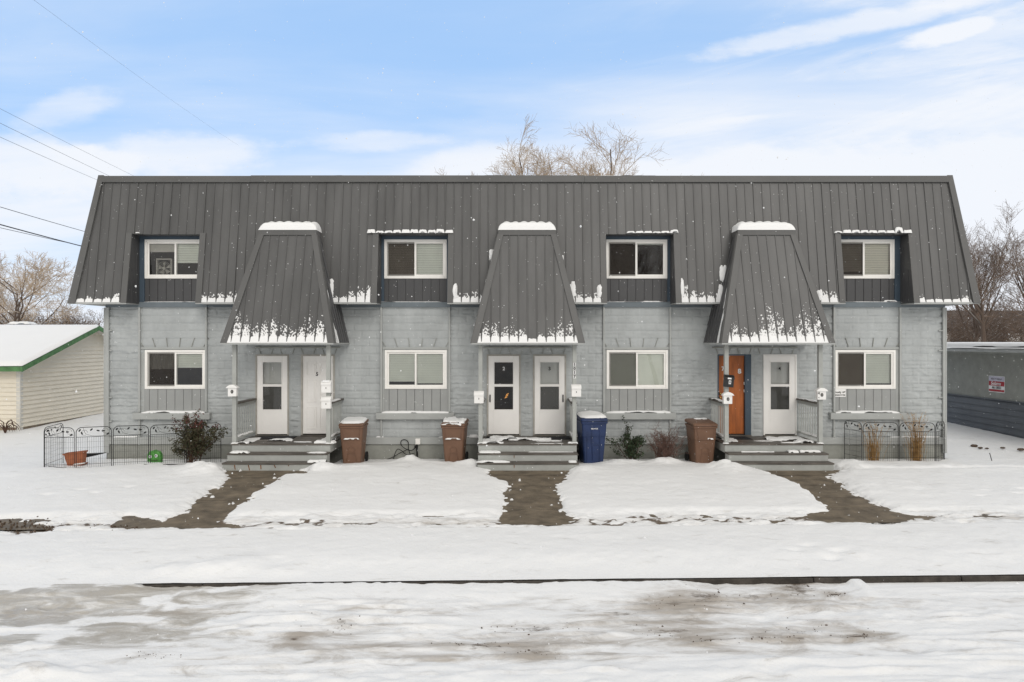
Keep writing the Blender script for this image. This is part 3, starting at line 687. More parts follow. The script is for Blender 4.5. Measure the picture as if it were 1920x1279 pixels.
# ---- porches
CAN_Z0, CAN_Z1, CAN_HW0, CAN_HW1, CAN_Y0, CAN_Y1 = 3.09, 5.93, 1.36, 0.70, -1.60, -0.80
def porch(pc):
    # canopy: truncated pyramid of ribbed sheet
    H = CAN_Z1 - CAN_Z0; run = CAN_Y1 - CAN_Y0; L = math.hypot(H, run)
    V = Vector((0, run, H)) / L; Nn = Vector((0, -H, run)) / L; O = Vector((pc, CAN_Y0, CAN_Z0))
    def vh(x): return L * max(0.0, min(1.0, (CAN_HW0 - abs(x)) / (CAN_HW0 - CAN_HW1)))
    cn = MB(); ribbed(cn, O, UX, V, Nn, -CAN_HW0 + 0.001, CAN_HW0 - 0.001, lambda x: 0.0, vh, ph=0.0)
    canopy = cn.build('porch_canopy', M['metal_roof'], B)
    for s in (-1, 1):
        sd_ = MB()
        U2 = Vector((0, 1, 0)); V2 = Vector((-s * (CAN_HW0 - CAN_HW1), 0, H)); L2 = V2.length; V2 /= L2; N2 = Vector((s * H, 0, CAN_HW0 - CAN_HW1)).normalized()
        O2 = Vector((pc + s * CAN_HW0, CAN_Y0, CAN_Z0))
        ribbed(sd_, O2, U2, V2, N2, 0.001, 1.62, lambda x: 0.0, lambda x: L2 * min(1.0, x / run), ph=0.1)
        if s < 0: sd_.f = [f[::-1] for f in sd_.f]
        sd_.build('side_panel', M['metal_dark'], canopy)
    tr = MB()
    for s in (-1, 1):
        p0 = Vector((pc + s * CAN_HW0, CAN_Y0, CAN_Z0)); p1 = Vector((pc + s * CAN_HW1, CAN_Y1, CAN_Z1)); wv = Vector((-s * 0.145, 0, 0))
        q = [p0 - wv * 0.08, p0 + wv, p1 + wv * 0.85, p1 - wv * 0.08]
        tr.prism(q if s > 0 else q[::-1], Nn * 0.032)
        r0 = Vector((pc + s * CAN_HW0, CAN_Y0, CAN_Z0)); N2 = Vector((s * H, 0, CAN_HW0 - CAN_HW1)).normalized()
        q = [r0, r0 + Vector((0, 0.15, 0)), p1 + Vector((0, 0.13, 0)), p1]
        tr.prism(q, N2 * 0.03)
    build_each(tr, 'hip_flashing', M['metal_trim'], canopy)
    cp = MB().box(pc - CAN_HW1 - 0.03, pc + CAN_HW1 + 0.03, CAN_Y1 - 0.06, -0.28, CAN_Z1 - 0.115, CAN_Z1 + 0.012); cp.build('canopy_cap', M['metal_trim'], canopy, bevel=0.006)
    cf = MB(); cf.box(pc - CAN_HW0, pc + CAN_HW0, CAN_Y0 - 0.02, CAN_Y0 + 0.01, CAN_Z0 - 0.035, CAN_Z0 + 0.004)
    for s in (-1, 1): cf.box(pc + s * CAN_HW0 - 0.012, pc + s * CAN_HW0 + 0.012, CAN_Y0 + 0.011, -0.03, CAN_Z0 - 0.035, CAN_Z0 + 0.004)
    build_each(cf, 'canopy_fascia', M['white_fascia'], canopy)
    MB().box(pc - CAN_HW0 + 0.02, pc + CAN_HW0 - 0.02, CAN_Y0 + 0.012, -0.03, CAN_Z0 - 0.02, CAN_Z0 - 0.005).build('canopy_soffit', M['panel_grey'], canopy)
    # lintel flashing and arch joints above the doors
    MB().box(pc - 1.12, pc + 1.12, -0.055, 0.0, 2.955, 2.985).build('lintel', M['foundation'], B)
    aj = MB()
    for k in range(8):
        t = (k - 3.5) / 3.5; xb = pc + t * 0.98; xt = xb + (0.05 if k % 2 else -0.05)
        aj.hexa([(xb - .006, -.036, 2.80), (xb + .006, -.036, 2.80), (xb + .006, -.01, 2.80), (xb - .006, -.01, 2.80), (xt - .006, -.036, 2.945), (xt + .006, -.036, 2.945), (xt + .006, -.01, 2.945), (xt - .006, -.01, 2.945)])
    aj.build('arch_joint', M['foundation'], B)
    # deck and steps
    hw = 1.21
    dk = MB(); y = -1.365; k = 0
    while y < -0.02:
        y2 = min(y + 0.138, -0.015); dk.box(pc - hw, pc + hw, y, y2, 0.585, 0.62); y += 0.144
    deck = dk.build('porch_deck', M['tread'], B)
    MB().box(pc - hw + .01, pc + hw - .01, -1.345, -1.32, 0.425, 0.584).build('riser', M['porch_paint'], deck)
    sk = MB()
    for s in (-1, 1): sk.box(pc + s * (hw - 0.012) - 0.012, pc + s * (hw - 0.012) + 0.012, -1.319, -0.07, 0.40, 0.584)
    build_each(sk, 'rim_board', M['porch_paint'], deck)
    for (ya, yb, zt, zr) in ((-1.645, -1.346, 0.425, 0.245), (-1.93, -1.626, 0.245, 0.03)):
        st = MB().box(pc - hw, pc + hw, ya, yb, zt - 0.035, zt); s_ = st.build('porch_step', M['tread'], B, bevel=0.005)
        MB().box(pc - hw + .012, pc + hw - .012, ya + 0.02, ya + 0.045, zr, zt - 0.036).build('riser', M['porch_paint'], s_)
        sg = MB()
        for s in (-1, 1): sg.box(pc + s * (hw - 0.03) - 0.018, pc + s * (hw - 0.03) + 0.018, ya + 0.046, yb, 0.0, zt - 0.036)
        build_each(sg, 'stringer', M['porch_paint'], s_)
        if pc < -5 and ya < -1.7:
            ru = MB()
            for xx, hh, sl in ((-0.91, 0.11, 0.012), (-0.585, 0.125, 0.03), (-0.29, 0.10, 0.006), (0.03, 0.07, 0.03), (0.37, 0.03, 0)):
                x = pc + xx; ru.prism([(x - .012, ya + 0.0185, zt - 0.045), (x + .014, ya + 0.0185, zt - 0.045), (x + .014 + sl, ya + 0.0185, zt - 0.045 - hh), (x - .008 + sl, ya + 0.0185, zt - 0.045 - hh)], (0, -0.002, 0))
            ru.build('rust_streak', M['rust'], s_)
        if abs(pc) < 1:
            ru = MB(); x = pc - 0.33; ru.prism([(x - .01, ya + 0.0185, zt - 0.045), (x + .012, ya + 0.0185, zt - 0.045), (x + .006, ya + 0.0185, zt - 0.12), (x - .004, ya + 0.0185, zt - 0.12)], (0, -0.002, 0)); ru.build('rust_streak', M['rust'], s_)
    # posts and railings
    for s in (-1, 1):
        xp = pc + s * (hw - 0.055)
        MB().box(xp - 0.05, xp + 0.05, -1.335, -1.235, 0.621, CAN_Z0 - 0.021).build('porch_post', M['porch_paint'], B, bevel=0.006)
        rl = MB(); rl.box(xp - 0.02, xp + 0.02, -1.234, -0.04, 1.50, 1.585)
        ro = rl.build('porch_railing', M['porch_paint'], B)
        MB().box(xp - 0.07, xp + 0.07, -1.234, -0.04, 1.586, 1.625).build('handrail', M['tread'], ro)
        MB().box(xp - 0.045, xp + 0.045, -1.234, -0.04, 0.72, 0.76).build('bottom_rail', M['porch_paint'], ro)
        bl = MB()
        for k in range(9):
            y = -1.16 + k * 0.135; bl.box(xp - 0.011, xp + 0.011, y - 0.011, y + 0.011, 0.761, 1.499)
        build_each(bl, 'baluster', M['porch_paint'], ro)
for pc in PORCH: porch(pc)
# house number on the post, reading downwards on four small white plates
xp = PORCH[1] + 1.155
for k, ch in enumerate('1017'):
    z = Z_(684 + k * 7.6, 16.77)
    pl = MB().box(xp - 0.032, xp + 0.032, -1.340, -1.336, z - 0.044, z + 0.044).build('number_plate', M['ink_white'], B)
    text_obj('digit', ch, 0.095, (xp, -1.342, z), M['ink'], pl, bold=0.004, extrude=0.001)
# outdoor socket on the base band
MB().box(X_(779, 18.0), X_(788, 18.0), -0.12, -0.066, 0.415, 0.565).build('outdoor_socket', M['vinyl'], B, bevel=0.006)
# =================================================================== BINS
def rrect(hx, hy, z, r=0.05, n=4, cy=0.0):
    pts = []
    for (sx, sy, a0) in ((1, 1, 0), (-1, 1, 90), (-1, -1, 180), (1, -1, 270)):
        for k in range(n + 1):
            a = math.radians(a0 + 90 * k / n)
            pts.append((sx * (hx - r) + r * math.cos(a), cy + sy * (hy - r) + r * math.sin(a), z))
    return pts
def lump(mb, cx, cy, z, w, d, h, seed=0, edge=0.25, n=(28, 12), tilt=(0, 0), power=4.0, rag=0.5, freq=4.0, zfun=None):
    """A patch of settled snow: height field with a ragged outline and rounded rim. Appends quads where there is any thickness."""
    nx, ny = n
    xs = np.linspace(-1, 1, nx); ys = np.linspace(-1, 1, ny); XX, YY = np.meshgrid(xs, ys)
    f = 1 - (np.abs(XX) ** power + np.abs(YY) ** power) ** (1 / power)
    wx, wy = cx + XX * w / 2, cy + YY * d / 2
    nn = fbm(wx * freq + 31.7 * seed, wy * freq, seed, 4) - 0.5
    f = f + nn * rag
    t = np.sqrt(np.clip(f / edge, 0, 1)) * h * (0.8 + 0.5 * (nn + 0.5))
    zz = z + (zfun(wx, wy) if zfun is not None else 0) + tilt[0] * (wx - cx) + tilt[1] * (wy - cy)
    P = np.stack([wx, wy, zz + t - np.where(f <= 0, 0.004, 0)], -1).reshape(-1, 3)
    q = grid_quads(ny, nx); ok = (f.reshape(-1)[q] > 0).any(1); q = q[ok]
    used, inv = np.unique(q, return_inverse=True)
    mb.add(P[used].tolist(), inv.reshape(-1, 4).tolist())

def make_bin(label, mat, group=None, style='brown', scale=1.0):
    t = empty('wheelie_bin', (0, 0, 0), 0, label, 'bin', group); k = scale
    body = MB()
    body.loft([rrect(.205 * k, .265 * k, 0.0), rrect(.222 * k, .285 * k, .02 * k), rrect(.262 * k, .335 * k, .62 * k), rrect(.272 * k, .345 * k, .66 * k), rrect(.285 * k, .36 * k, .93 * k),
               rrect(.305 * k, .385 * k, .935 * k), rrect(.308 * k, .388 * k, .985 * k)])
    bo = body.build('body', mat, t, smooth=False, bevel=0.006)
    # front relief: arched lift pocket with its bar, and a label ledge
    rel = MB()
    def fy(z): return -(.285 + .05 * (z - .02) / .6) * k if z < .62 * k else -(.345 + .015 * (z / k - .66) / .27) * k
    def strip(pts, w=.014, th=.014):
        for (a, b) in zip(pts[:-1], pts[1:]): rel.bar((a[0] * k, fy(a[1] * k) - 0.004, a[1] * k), (b[0] * k, fy(b[1] * k) - 0.004, b[1] * k), w * k, th * k)
    if style == 'brown':
        arch = [(-.125, .04), (-.105, .22), (-.085, .30), (-.085, .40)] + [(-.085 * math.cos(a), .40 + .065 * math.sin(a)) for a in np.linspace(0.2, PI - 0.2, 7)] + [(.085, .40), (.085, .30), (.105, .22), (.125, .04)]
        strip(arch); strip([(-.085, .315), (.085, .315)], .02, .02)
        strip([(-.20, .655), (.20, .655)], .018, .02)
        strip([(-.23, .93), (-.20, .80), (-.185, .66)], .012, .012); strip([(.23, .93), (.20, .80), (.185, .66)], .012, .012)
    else:
        strip([(-.06, .80), (.12, .80)], .012, .02); strip([(-.06, .80), (-.06, .45), (-.045, .42), (-.03, .10)], .014, .02); strip([(.12, .80), (.13, .45), (.135, .04)], .014, .02)
        strip([(-.055, .45), (.13, .45)], .016, .018); strip([(-.16, .72), (-.16, .05)], .012, .016)
    rel.build('relief', mat, bo)
    lid = MB(); r0 = .992 * k
    rings = []
    for (hx, hy, dz, tl) in ((.312, .395, 0.0, .10), (.316, .40, .012, .12), (.312, .395, .038, .14), (.285, .36, .062, .14), (.20, .27, .072, .14)):
        rr = rrect(hx * k, hy * k, 0, r=.06 * k); rings.append([(x, y, r0 + dz * k + tl * 0.5 * (y + .4 * k)) for (x, y, z) in rr])
    lid.loft(rings); lo = lid.build('lid', mat, t, smooth=False)
    lp = MB()
    for s in (-1, 1): lp.box(s * .2 * k - .05 * k, s * .2 * k + .05 * k, -.415 * k, -.385 * k, r0 + .002, r0 + .028 * k)
    build_each(lp, 'lid_grip', mat, lo)
    hd = MB(); hd.tube([(-.24 * k, .36 * k, 1.0 * k), (-.24 * k, .44 * k, 1.075 * k), (.24 * k, .44 * k, 1.075 * k), (.24 * k, .36 * k, 1.0 * k)], .017 * k, 8); hd.build('handle', mat, t, smooth=True)
    for s in (-1, 1):
        wl = MB(); wl.tube([(s * .235 * k, .31 * k, .125 * k), (s * .245 * k, .31 * k, .125 * k), (s * .29 * k, .31 * k, .125 * k), (s * .30 * k, .31 * k, .125 * k)], [.09 * k, .125 * k, .125 * k, .09 * k], 18)
        wl.build('wheel', M['rubber'], t, smooth=False)
    return t, lo
def lidz(k): return lambda x, y: (.992 + .066) * k + .07 * (y + .4 * k)
b1, l1 = make_bin('brown wheeled rubbish bin with an even sheet of snow over its whole lid', M['bin_brown'], 'brown wheeled bins')
b2, l2 = make_bin('brown wheeled rubbish bin with lumpy broken snow on its lid, beside the black cord', M['bin_brown'], 'brown wheeled bins')
b3, l3 = make_bin('brown wheeled rubbish bin with an almost snow free lid, beside the orange brown door', M['bin_brown'], 'brown wheeled bins')
b4, l4 = make_bin('dark blue wheeled recycling bin with snow covered lid', M['bin_blue'], None, 'blue', 1.10)
b1.location = (-4.02, -0.74, 0.03); b1.rotation_euler.z = math.radians(2)
b2.location = (-1.45, -0.74, 0.03); b2.rotation_euler.z = math.radians(-3)
b3.location = (4.80, -0.76, 0.03); b3.rotation_euler.z = math.radians(3)
b4.location = (2.01, -0.78, 0.06); b4.rotation_euler.z = math.radians(5)
s = MB(); lump(s, 0, 0.01, 0, .60, .76, .045, 3, zfun=lidz(1.0), rag=.12, n=(30, 30)); s.build('lid_snow', M['snow'], l1, smooth=True)
s = MB(); lump(s, 0, -.02, -.01, .56, .70, .05, 8, zfun=lidz(1.0), rag=1.5, freq=7, n=(44, 44)); lump(s, 0, -.36, -.03, .56, .10, .03, 4, zfun=lidz(1.0), rag=.9, freq=9, n=(40, 10)); s.build('lid_snow', M['snow'], l2, smooth=True)
s = MB(); lump(s, 0.06, .22, -.004, .36, .14, .03, 5, zfun=lidz(1.0), rag=.8, freq=8, n=(26, 12)); s.build('lid_snow', M['snow'], l3, smooth=True)
s = MB(); lump(s, 0, 0.02, 0, .66, .80, .055, 7, zfun=lidz(1.1), rag=.14, n=(30, 30)); s.build('lid_snow', M['snow'], l4, smooth=True)
# snow caught on the label ledges, and the pale label on the blue bin
for (b, sd, x0, x1) in ((b1, 2, -.20, .20), (b2, 3, -.20, .20), (b3, 4, .05, .20)):
    s = MB(); lump(s, (x0 + x1) / 2, -.357, .664, x1 - x0, .035, .028, sd, rag=.9, freq=14, n=(40, 6)); s.build('ledge_snow', M['snow'], b.children[0] if b.children[0].name.startswith('body') else b, smooth=True)
body4 = [c for c in b4.children if c.name.startswith('body')][0]
text_obj('label_lettering', 'RECYCLE', 0.042, (0.0, -.4065, .905), M['ink_white'], body4, rot=(PI / 2 - .05, 0, 0), bold=.001)

# =================================================================== MAILBOXES on the porch posts
def make_mailbox(label, kind):
    t = empty('mailbox', (0, 0, 0), 0, label, 'mailbox', 'mailboxes on the porch posts')
    mat = M['black_plastic'] if kind == 'black' else M['white_plastic']
    w, h, d = (.115, .225, .105) if kind != 'peak' else (.105, .215, .11)
    body = MB().box(-w, w, -d, 0, 0, h); bo = body.build('body', mat, t, bevel=0.006)
    if kind == 'peak':
        ld = MB(); pr = [(-.145, .205), (-.11, .25), (-.05, .282), (0, .29), (.05, .282), (.11, .25), (.145, .205)]
        ld.prism([(x, .0, z) for x, z in pr] + [], (0, -.145, 0)); ld.build('lid', mat, t, bevel=0.004)
        e = MB(); e.prism([(.034 * math.cos(a), -d - .001, .118 + .046 * math.sin(a)) for a in np.linspace(0, 2 * PI, 17)[:-1]], (0, -.006, 0)); eo = e.build('emblem', M['emblem'], t)
        e = MB(); e.prism([(.014 * math.cos(a), -d - .0075, .118 + .02 * math.sin(a)) for a in np.linspace(0, 2 * PI, 13)[:-1]], (0, -.003, 0)); e.build('emblem_centre', M['nickel'], eo)
    else:
        ld = MB(); ld.prism([(0, 0, h + .001), (0, 0, h + .075), (0, -.07, h + .058), (0, -d - .022, h + .012), (0, -d - .022, h - .035), (0, -d - .006, h - .035), (0, -d - .006, h + .001)], (2 * (w + .006), 0, 0))
        ld.v = [(x - w - .006, y, z) for x, y, z in ld.v]; ld.build('lid', mat, t, bevel=0.003)
        if kind == 'black':
            MB().box(-.05, .04, -d - .026, -d - .0225, h - .03, h + .005).build('paper_label', M['ink_white'], t)
            MB().box(-.012, .045, -d - .003, -d - .0005, .075, .165).build('paper_label', M['ink_white'], t)
            text_obj('number', '8', .07, (.0165, -d - .004, .12), M['ink'], t, bold=.001)
        else:
            MB().box(-.008, .008, -d - .004, -d - .0005, .095, .135).build('lock', M['emblem'], t)
    return t
PY = -1.336
def put(t, px, py_bot, dx=0.0): t.location = (X_(px, 16.7), PY, Z_(py_bot, 16.66))
t = make_mailbox('white mailbox with peaked lid and oval emblem on the post beside the rose bush', 'peak'); put(t, 436.5, 744)
pk = t
t = make_mailbox('upper of two white mailboxes on one post, tilted lid raised slightly', 'flat'); put(t, 612, 737); fl = t
def relabel(o, lab): o['label'] = lab; return o
t = relabel(dup(fl), 'lower of two white mailboxes on one post beside the six panel door'); put(t, 612, 767)
t = relabel(dup(fl), 'plain white mailbox on the post left of door number 2'); put(t, 898, 757)
t = relabel(dup(fl), 'plain white mailbox under the vertical house number plates'); put(t, 1080.5, 744.5)
t = relabel(dup(pk), 'white mailbox with oval emblem hanging below the black mailbox'); put(t, 1364, 758)
t = make_mailbox('black mailbox hanging crooked in front of the orange brown door', 'black'); put(t, 1365.5, 726.5); t.rotation_euler = (0, math.radians(5), 0)
t = relabel(dup(pk), 'white mailbox with oval emblem and a black number 4'); put(t, 1539.5, 750)
text_obj('number', '4', .085, (-.075, -.1115, .155), M['ink'], t, bold=.003); text_obj('number', '4', .05, (-.075, -.1115, .05), M['ink'], t, bold=.001)
s = MB(); lump(s, 0, -.05, .262, .20, .13, .04, 5, rag=.3, n=(16, 10)); s.build('lid_snow', M['snow'], fl, smooth=True)

# =================================================================== SIGNS
sg = empty('security_sign', (X_(1575.5, 18.05), -0.028, Z_(737, 18.05)), 0, 'small white security camera sign screwed under a ground floor window', 'sign')
MB().box(-.155, .155, -.006, 0, -.11, .11).build('panel', M['white_plastic'], sg)
text_obj('lettering', 'Security', .075, (-.055, -.0075, .012), M['ink'], sg, bold=.002, sx=.72)
text_obj('lettering', 'Camera In Use', .068, (-.01, -.0075, -.058), M['ink'], sg, bold=.0015, sx=.72)
ic = MB(); ic.prism([(.072, -.0065, -.01), (.085, -.0065, .0), (.085, -.0065, .03), (.06, -.0065, .03)], (0, -.0015, 0)); ic.prism([(.088, -.0065, -.004), (.138, -.0065, .012), (.142, -.0065, .036), (.092, -.0065, .032)], (0, -.0015, 0)); ic.build('camera_symbol', M['ink'], sg)
RX = 16.05
es = empty('real_estate_sign', (RX - 0.002, Y_(22.6), 1.71), 0, 'red and white real estate sign on the grey neighbouring wall', 'sign')
def sp_(z0, z1, mat, dx, name='panel', y0=.37, y1=-.37, par=es):
    return MB().box(-dx - .006, -dx, y1, y0, z0, z1).build(name, mat, par)
panel = sp_(-.27, .27, M['ink_white'], 0.0)
sp_(.10, .255, M['ink_lilac'], .007, 'top_band', .355, -.355); sp_(-.055, .095, M['ink_red'], .007, 'name_band', .355, -.355); sp_(-.245, -.175, M['ink_red'], .007, 'bottom_band', .355, -.355)
RR = (PI / 2, 0, -PI / 2)
text_obj('lettering', 'Selams', .17, (-.0145, .03, .02), M['ink_white'], es, rot=RR, shear=.3, bold=.002)
text_obj('lettering', '461 0051', .115, (-.0075, 0, -.118), M['ink'], es, rot=RR, bold=.003)
text_obj('lettering', 'REALTY GROUP', .07, (-.0145, 0, .17), M['emblem'], es, rot=RR, bold=.001)

# =================================================================== DOORMATS
def mat_(label, x, y, w, d, rz=0):
    t = empty('doormat', (x, y, 0.6205), rz, label, 'doormat', 'doormats on the porches')
    MB().box(-w / 2, w / 2, -d / 2, d / 2, 0, .016).build('pile', M['mat'], t); rim = MB()
    for (a, b, c, e) in ((-w / 2 - .02, w / 2 + .02, -d / 2 - .02, -d / 2), (-w / 2 - .02, w / 2 + .02, d / 2, d / 2 + .02), (-w / 2 - .02, -w / 2, -d / 2, d / 2), (w / 2, w / 2 + .02, -d / 2, d / 2)): rim.box(a, b, c, e, 0, .012)
    rim.build('rubber_edge', M['rubber'], t)
mat_('wide black doormat in front of door number 1', -6.15, -.36, .95, .46, .03)
mat_('snow crusted doormat in front of door number 2', -.28, -.45, .75, .45, -.1)
mat_('clear black doormat in front of door number 3', 1.08, -.42, .80, .46, .05)
mat_('dark doormat in front of the orange brown door', 5.75, -.42, .75, .45, .04)

# =================================================================== WIRE GARDEN FENCES
def fence_panel(parent, ax, ay, bx, by, z, H=0.98, seed=0):
    L = math.hypot(bx - ax, by - ay); ang = math.atan2(by - ay, bx - ax)
    def T(mb): mb.v = [(ax + x * math.cos(ang) - y * math.sin(ang), ay + x * math.sin(ang) + y * math.cos(ang), z + zz) for x, y, zz in mb.v]; return mb
    r = .12; zb = H - .23
    fr = MB(); a = .02; e = L - .02
    arc = [(a, 0, -.05), (a, 0, H - r)] + [(a + r - r * math.cos(t), 0, H - r + r * math.sin(t)) for t in np.linspace(.2, PI / 2, 5)] + [(e - r + r * math.sin(t), 0, H - r + r * math.cos(t)) for t in np.linspace(0, PI / 2 - .2, 5)] + [(e, 0, H - r), (e, 0, -.05)]
    fr.tube(arc, .0085, 6); fr.tube([(a, 0, zb), (e, 0, zb)], .006, 5); fr.tube([(a, 0, .10), (e, 0, .10)], .004, 4)
    fo = T(fr).build('fence_panel', M['wire'], parent)
    wm = MB(); n = 16
    for i in range(1, n):
        x = a + (e - a) * i / n; rr = .0045 if i in (5, 11) else .0024
        wm.tube([(x, 0, -.03), (x, 0, zb)], rr, 3, cap=False)
    for zz in (.22, .36, .50, .63): wm.tube([(a, .004, zz), (e, .004, zz)], .0016, 3, cap=False)
    T(wm).build('wire_mesh', M['wire'], fo)
    sc = MB()
    zc = zb + .12
    pts = [(a + .14, 0, H - .012)] + [(a + L * u, 0, zb + .012 + .20 * (1 - math.sin(u * 2.6)) ** 1.3 * (1 if u < .6 else .9)) for u in np.linspace(.25, .92, 12)]
    sc.tube(pts, .0035, 4)
    for (cx_, cz_, rr) in ((.22, .10, .065), (.78, .135, .06)):
        sc.tube([(a + L * cx_ + rr * math.cos(t), 0, zb + cz_ + rr * math.sin(t)) for t in np.linspace(0, 5.2, 12)], .003, 4)
    for (u, v, ang2) in ((.10, .16, 1.0), (.16, .09, -1.2), (.43, .17, .8), (.62, .14, -.3), (.77, .13, 0), (.90, .06, .5)):
        c, s_ = math.cos(ang2), math.sin(ang2); q = []
        for t in range(8):
            tt = 2 * PI * t / 8; px_, pz_ = .038 * math.cos(tt), .019 * math.sin(tt)
            q.append((a + (e - a) * u + px_ * c - pz_ * s_, -.004, zb + v + px_ * s_ + pz_ * c))
        sc.prism(q, (0, .006, 0))
    T(sc).build('leaf_scroll', M['wire'], fo)
def gp(px, py, z):           # a measured ground point -> (x, y)
    d = (CAM_H - z) * FPX / (py - 640.0); return X_(px, d), Y_(d)
FL = empty('garden_fence', (0, 0, 0), 0, 'black wire garden fence with leaf scrolls round the terracotta pot', 'fence', 'black wire garden fences')
FL.location = (0, 0, 0)
pl = [(-11.30, -.90), (-11.10, -1.92), (-10.38, -1.88), (-9.66, -1.60), (-8.86, -1.42), (-8.10, -1.16), (-7.33, -.86)]
for i in range(len(pl) - 1): fence_panel(FL, *pl[i], *pl[i + 1], .10, seed=i)
FR = empty('garden_fence', (0, 0, 0), 0, 'black wire garden fence with leaf scrolls round the dry ornamental grasses', 'fence', 'black wire garden fences')
pr = [(8.74, -.12), (8.93, -.70), (9.84, -.74), (10.76, -.76), (11.28, -.30)]
for i in range(len(pr) - 1): fence_panel(FR, *pr[i], *pr[i + 1], .08, seed=9 + i)

# =================================================================== PLANTER, ORNAMENT, EDGING, CORDS
tp = empty('planter', (-10.62, -1.44, .105), math.radians(8), 'terracotta coloured planter trough standing empty in the snow', 'planter')
tb = MB(); tb.loft([rrect(.21, .10, 0.02, .03), rrect(.215, .105, .04, .03), rrect(.26, .14, .31, .035), rrect(.285, .16, .312, .035), rrect(.288, .163, .345, .035), rrect(.262, .14, .345, .035), rrect(.25, .13, .25, .035)])
tb.build('trough', M['terracotta'], tp); sa = MB(); sa.loft([rrect(.24, .13, 0, .03), rrect(.265, .15, .035, .03), rrect(.255, .14, .035, .03), rrect(.235, .12, .02, .03)]); so2 = sa.build('saucer', M['terracotta'], tp)
s = MB(); lump(s, .10, -.05, .03, .32, .2, .03, 3, rag=.4); s.build('saucer_snow', M['snow'], so2, smooth=True)
tp.rotation_euler = (0, math.radians(-6), math.radians(8)); tp.scale = (.84, .84, .95)
# green ornament
fg = empty('garden_ornament', (X_(290.5, 16.95), -1.15, .135), math.radians(-5), 'green plastic ornament with two round eyes beside the wire fence', 'ornament')
fb = MB(); prof = []
for t in np.linspace(0, PI, 15): prof.append((-.165 * math.cos(t) * (1 + .08 * math.sin(t)), .13 + .125 * math.sin(t) + .008 * math.sin(t * 9)))
ring = [(-.165, .0)] + prof[0:] + [(.165, .0)]
fb.loft([[(x * .90, -.06, z * .94) for x, z in ring], [(x, -.045, z) for x, z in ring], [(x, .05, z) for x, z in ring], [(x * .9, .065, z * .94) for x, z in ring]])
fb.build('body', M['frog_green'], fg); fg.scale = (1.05, 1, 1.15)
for sx, zc in ((-.075, .125), (.07, .145)):
    e = MB(); e.tube([(sx, -.0605, zc), (sx, -.075, zc)], .036, 14); eo = e.build('eye', M['ink_white'], fg)
    e = MB(); e.tube([(sx, -.0755, zc), (sx, -.082, zc)], .016, 10); e.build('pupil', M['ink'], eo)
    e = MB(); e.tube([(sx + .052 * math.cos(t), -.0615, zc + .052 * math.sin(t)) for t in np.linspace(0, 2 * PI, 15)], .007, 5, cap=False); e.build('eye_ring', M['frog_green'], fg)
sm = MB(); sm.tube([(-.11, -.063, .06), (-.05, -.066, .045), (.03, -.066, .045), (.11, -.063, .06)], .006, 5); sm.build('mouth', M['leaf_green'], fg)
# black landscape edging curling out of the snow
ed = MB()
def ribbon(pts, h0, h1, th=.012):
    for (a, b, ha, hb) in zip(pts[:-1], pts[1:], np.linspace(h0, h1, len(pts))[:-1], np.linspace(h0, h1, len(pts))[1:]):
        (x0, y0, z0), (x1, y1, z1) = a, b
        ed.hexa([(x0, y0, z0), (x1, y1, z1), (x1, y1 + th, z1), (x0, y0 + th, z0), (x0, y0 - .02, z0 + ha), (x1, y1 - .02, z1 + hb), (x1, y1 - .02 + th, z1 + hb), (x0, y0 - .02 + th, z0 + ha)])
ribbon([(-11.02 + .66 * u, -1.95 + .02 * u + .10 * (1 - math.sin(u * 2.2)) * (1 if u < .3 else 0), .08) for u in np.linspace(0, 1, 8)], .085, .06)
ribbon([(-10.36, -1.92, .08), (-10.0, -1.84, .085), (-9.72, -1.70, .09)], .06, .025)
ribbon([(-8.92, -1.55, .115), (-8.62, -1.50, .12)], .045, .02); ribbon([(-8.48, -1.50, .115), (-7.95, -1.36, .12)], .035, .012)
tag(ed.build('garden_edging', M['rubber'], None), 'black plastic garden edging along the foot of the fence', 'edging')
ed = MB(); ribbon([(-10.98, -.62, .14), (-10.72, -.52, .19), (-10.48, -.46, .25)], .12, .01)
tag(ed.build('edging_offcut', M['rubber'], None), 'loose black strip of edging sticking out behind the planter', 'edging')
sk = MB(); sk.tube([(12.45, -.4, .0), (12.37, -.42, .24)], .011, 6); tag(sk.build('marker_stake', M['wire'], None), 'thin dark stake leaning in the snow beside the fence', 'stake')
# cords at the socket
co = MB(); yq = -.11
def cpts(l, d=17.98): return [(X_(a, d), Y_(d), Z_(b, d)) for a, b in l]
def smooth(p, n=6):
    P = [Vector(q) for q in p]; out = []
    for i in range(len(P) - 1):
        p0, p1, p2, p3 = P[max(i - 1, 0)], P[i], P[i + 1], P[min(i + 2, len(P) - 1)]
        for k in range(n):
            t = k / n; out.append(.5 * ((2 * p1) + (-p0 + p2) * t + (2 * p0 - 5 * p1 + 4 * p2 - p3) * t * t + (-p0 + 3 * p1 - 3 * p2 + p3) * t ** 3))
    return out + [P[-1]]
co.tube(smooth(cpts([(781, 838), (772, 845), (762, 843), (753, 836), (752, 828), (758, 825), (765, 829), (766, 842), (770, 854), (777, 862)])), .011, 6)
co.tube(smooth(cpts([(777, 850), (763, 853), (752, 845), (745, 843), (740, 853), (738, 861)])), .010, 6)
co.tube(smooth(cpts([(765, 843), (748, 851), (738, 857), (725, 862), (712, 863)])), .010, 6)
tag(co.build('power_cable', M['rubber'], None, smooth=True), 'black power cord looped against the foundation below the socket', 'cable')
pg = MB(); pg.tube(cpts([(782, 834), (781.5, 838), (782, 842), (782.5, 863)], 17.95), [.022, .030, .026, .024], 8); pg.tube(cpts([(779, 836), (778.5, 841)], 17.93), .028, 8)
tag(pg.build('cord_plug', M['rubber'], None), 'thick black plug and cable hanging from the outdoor socket', 'plug')
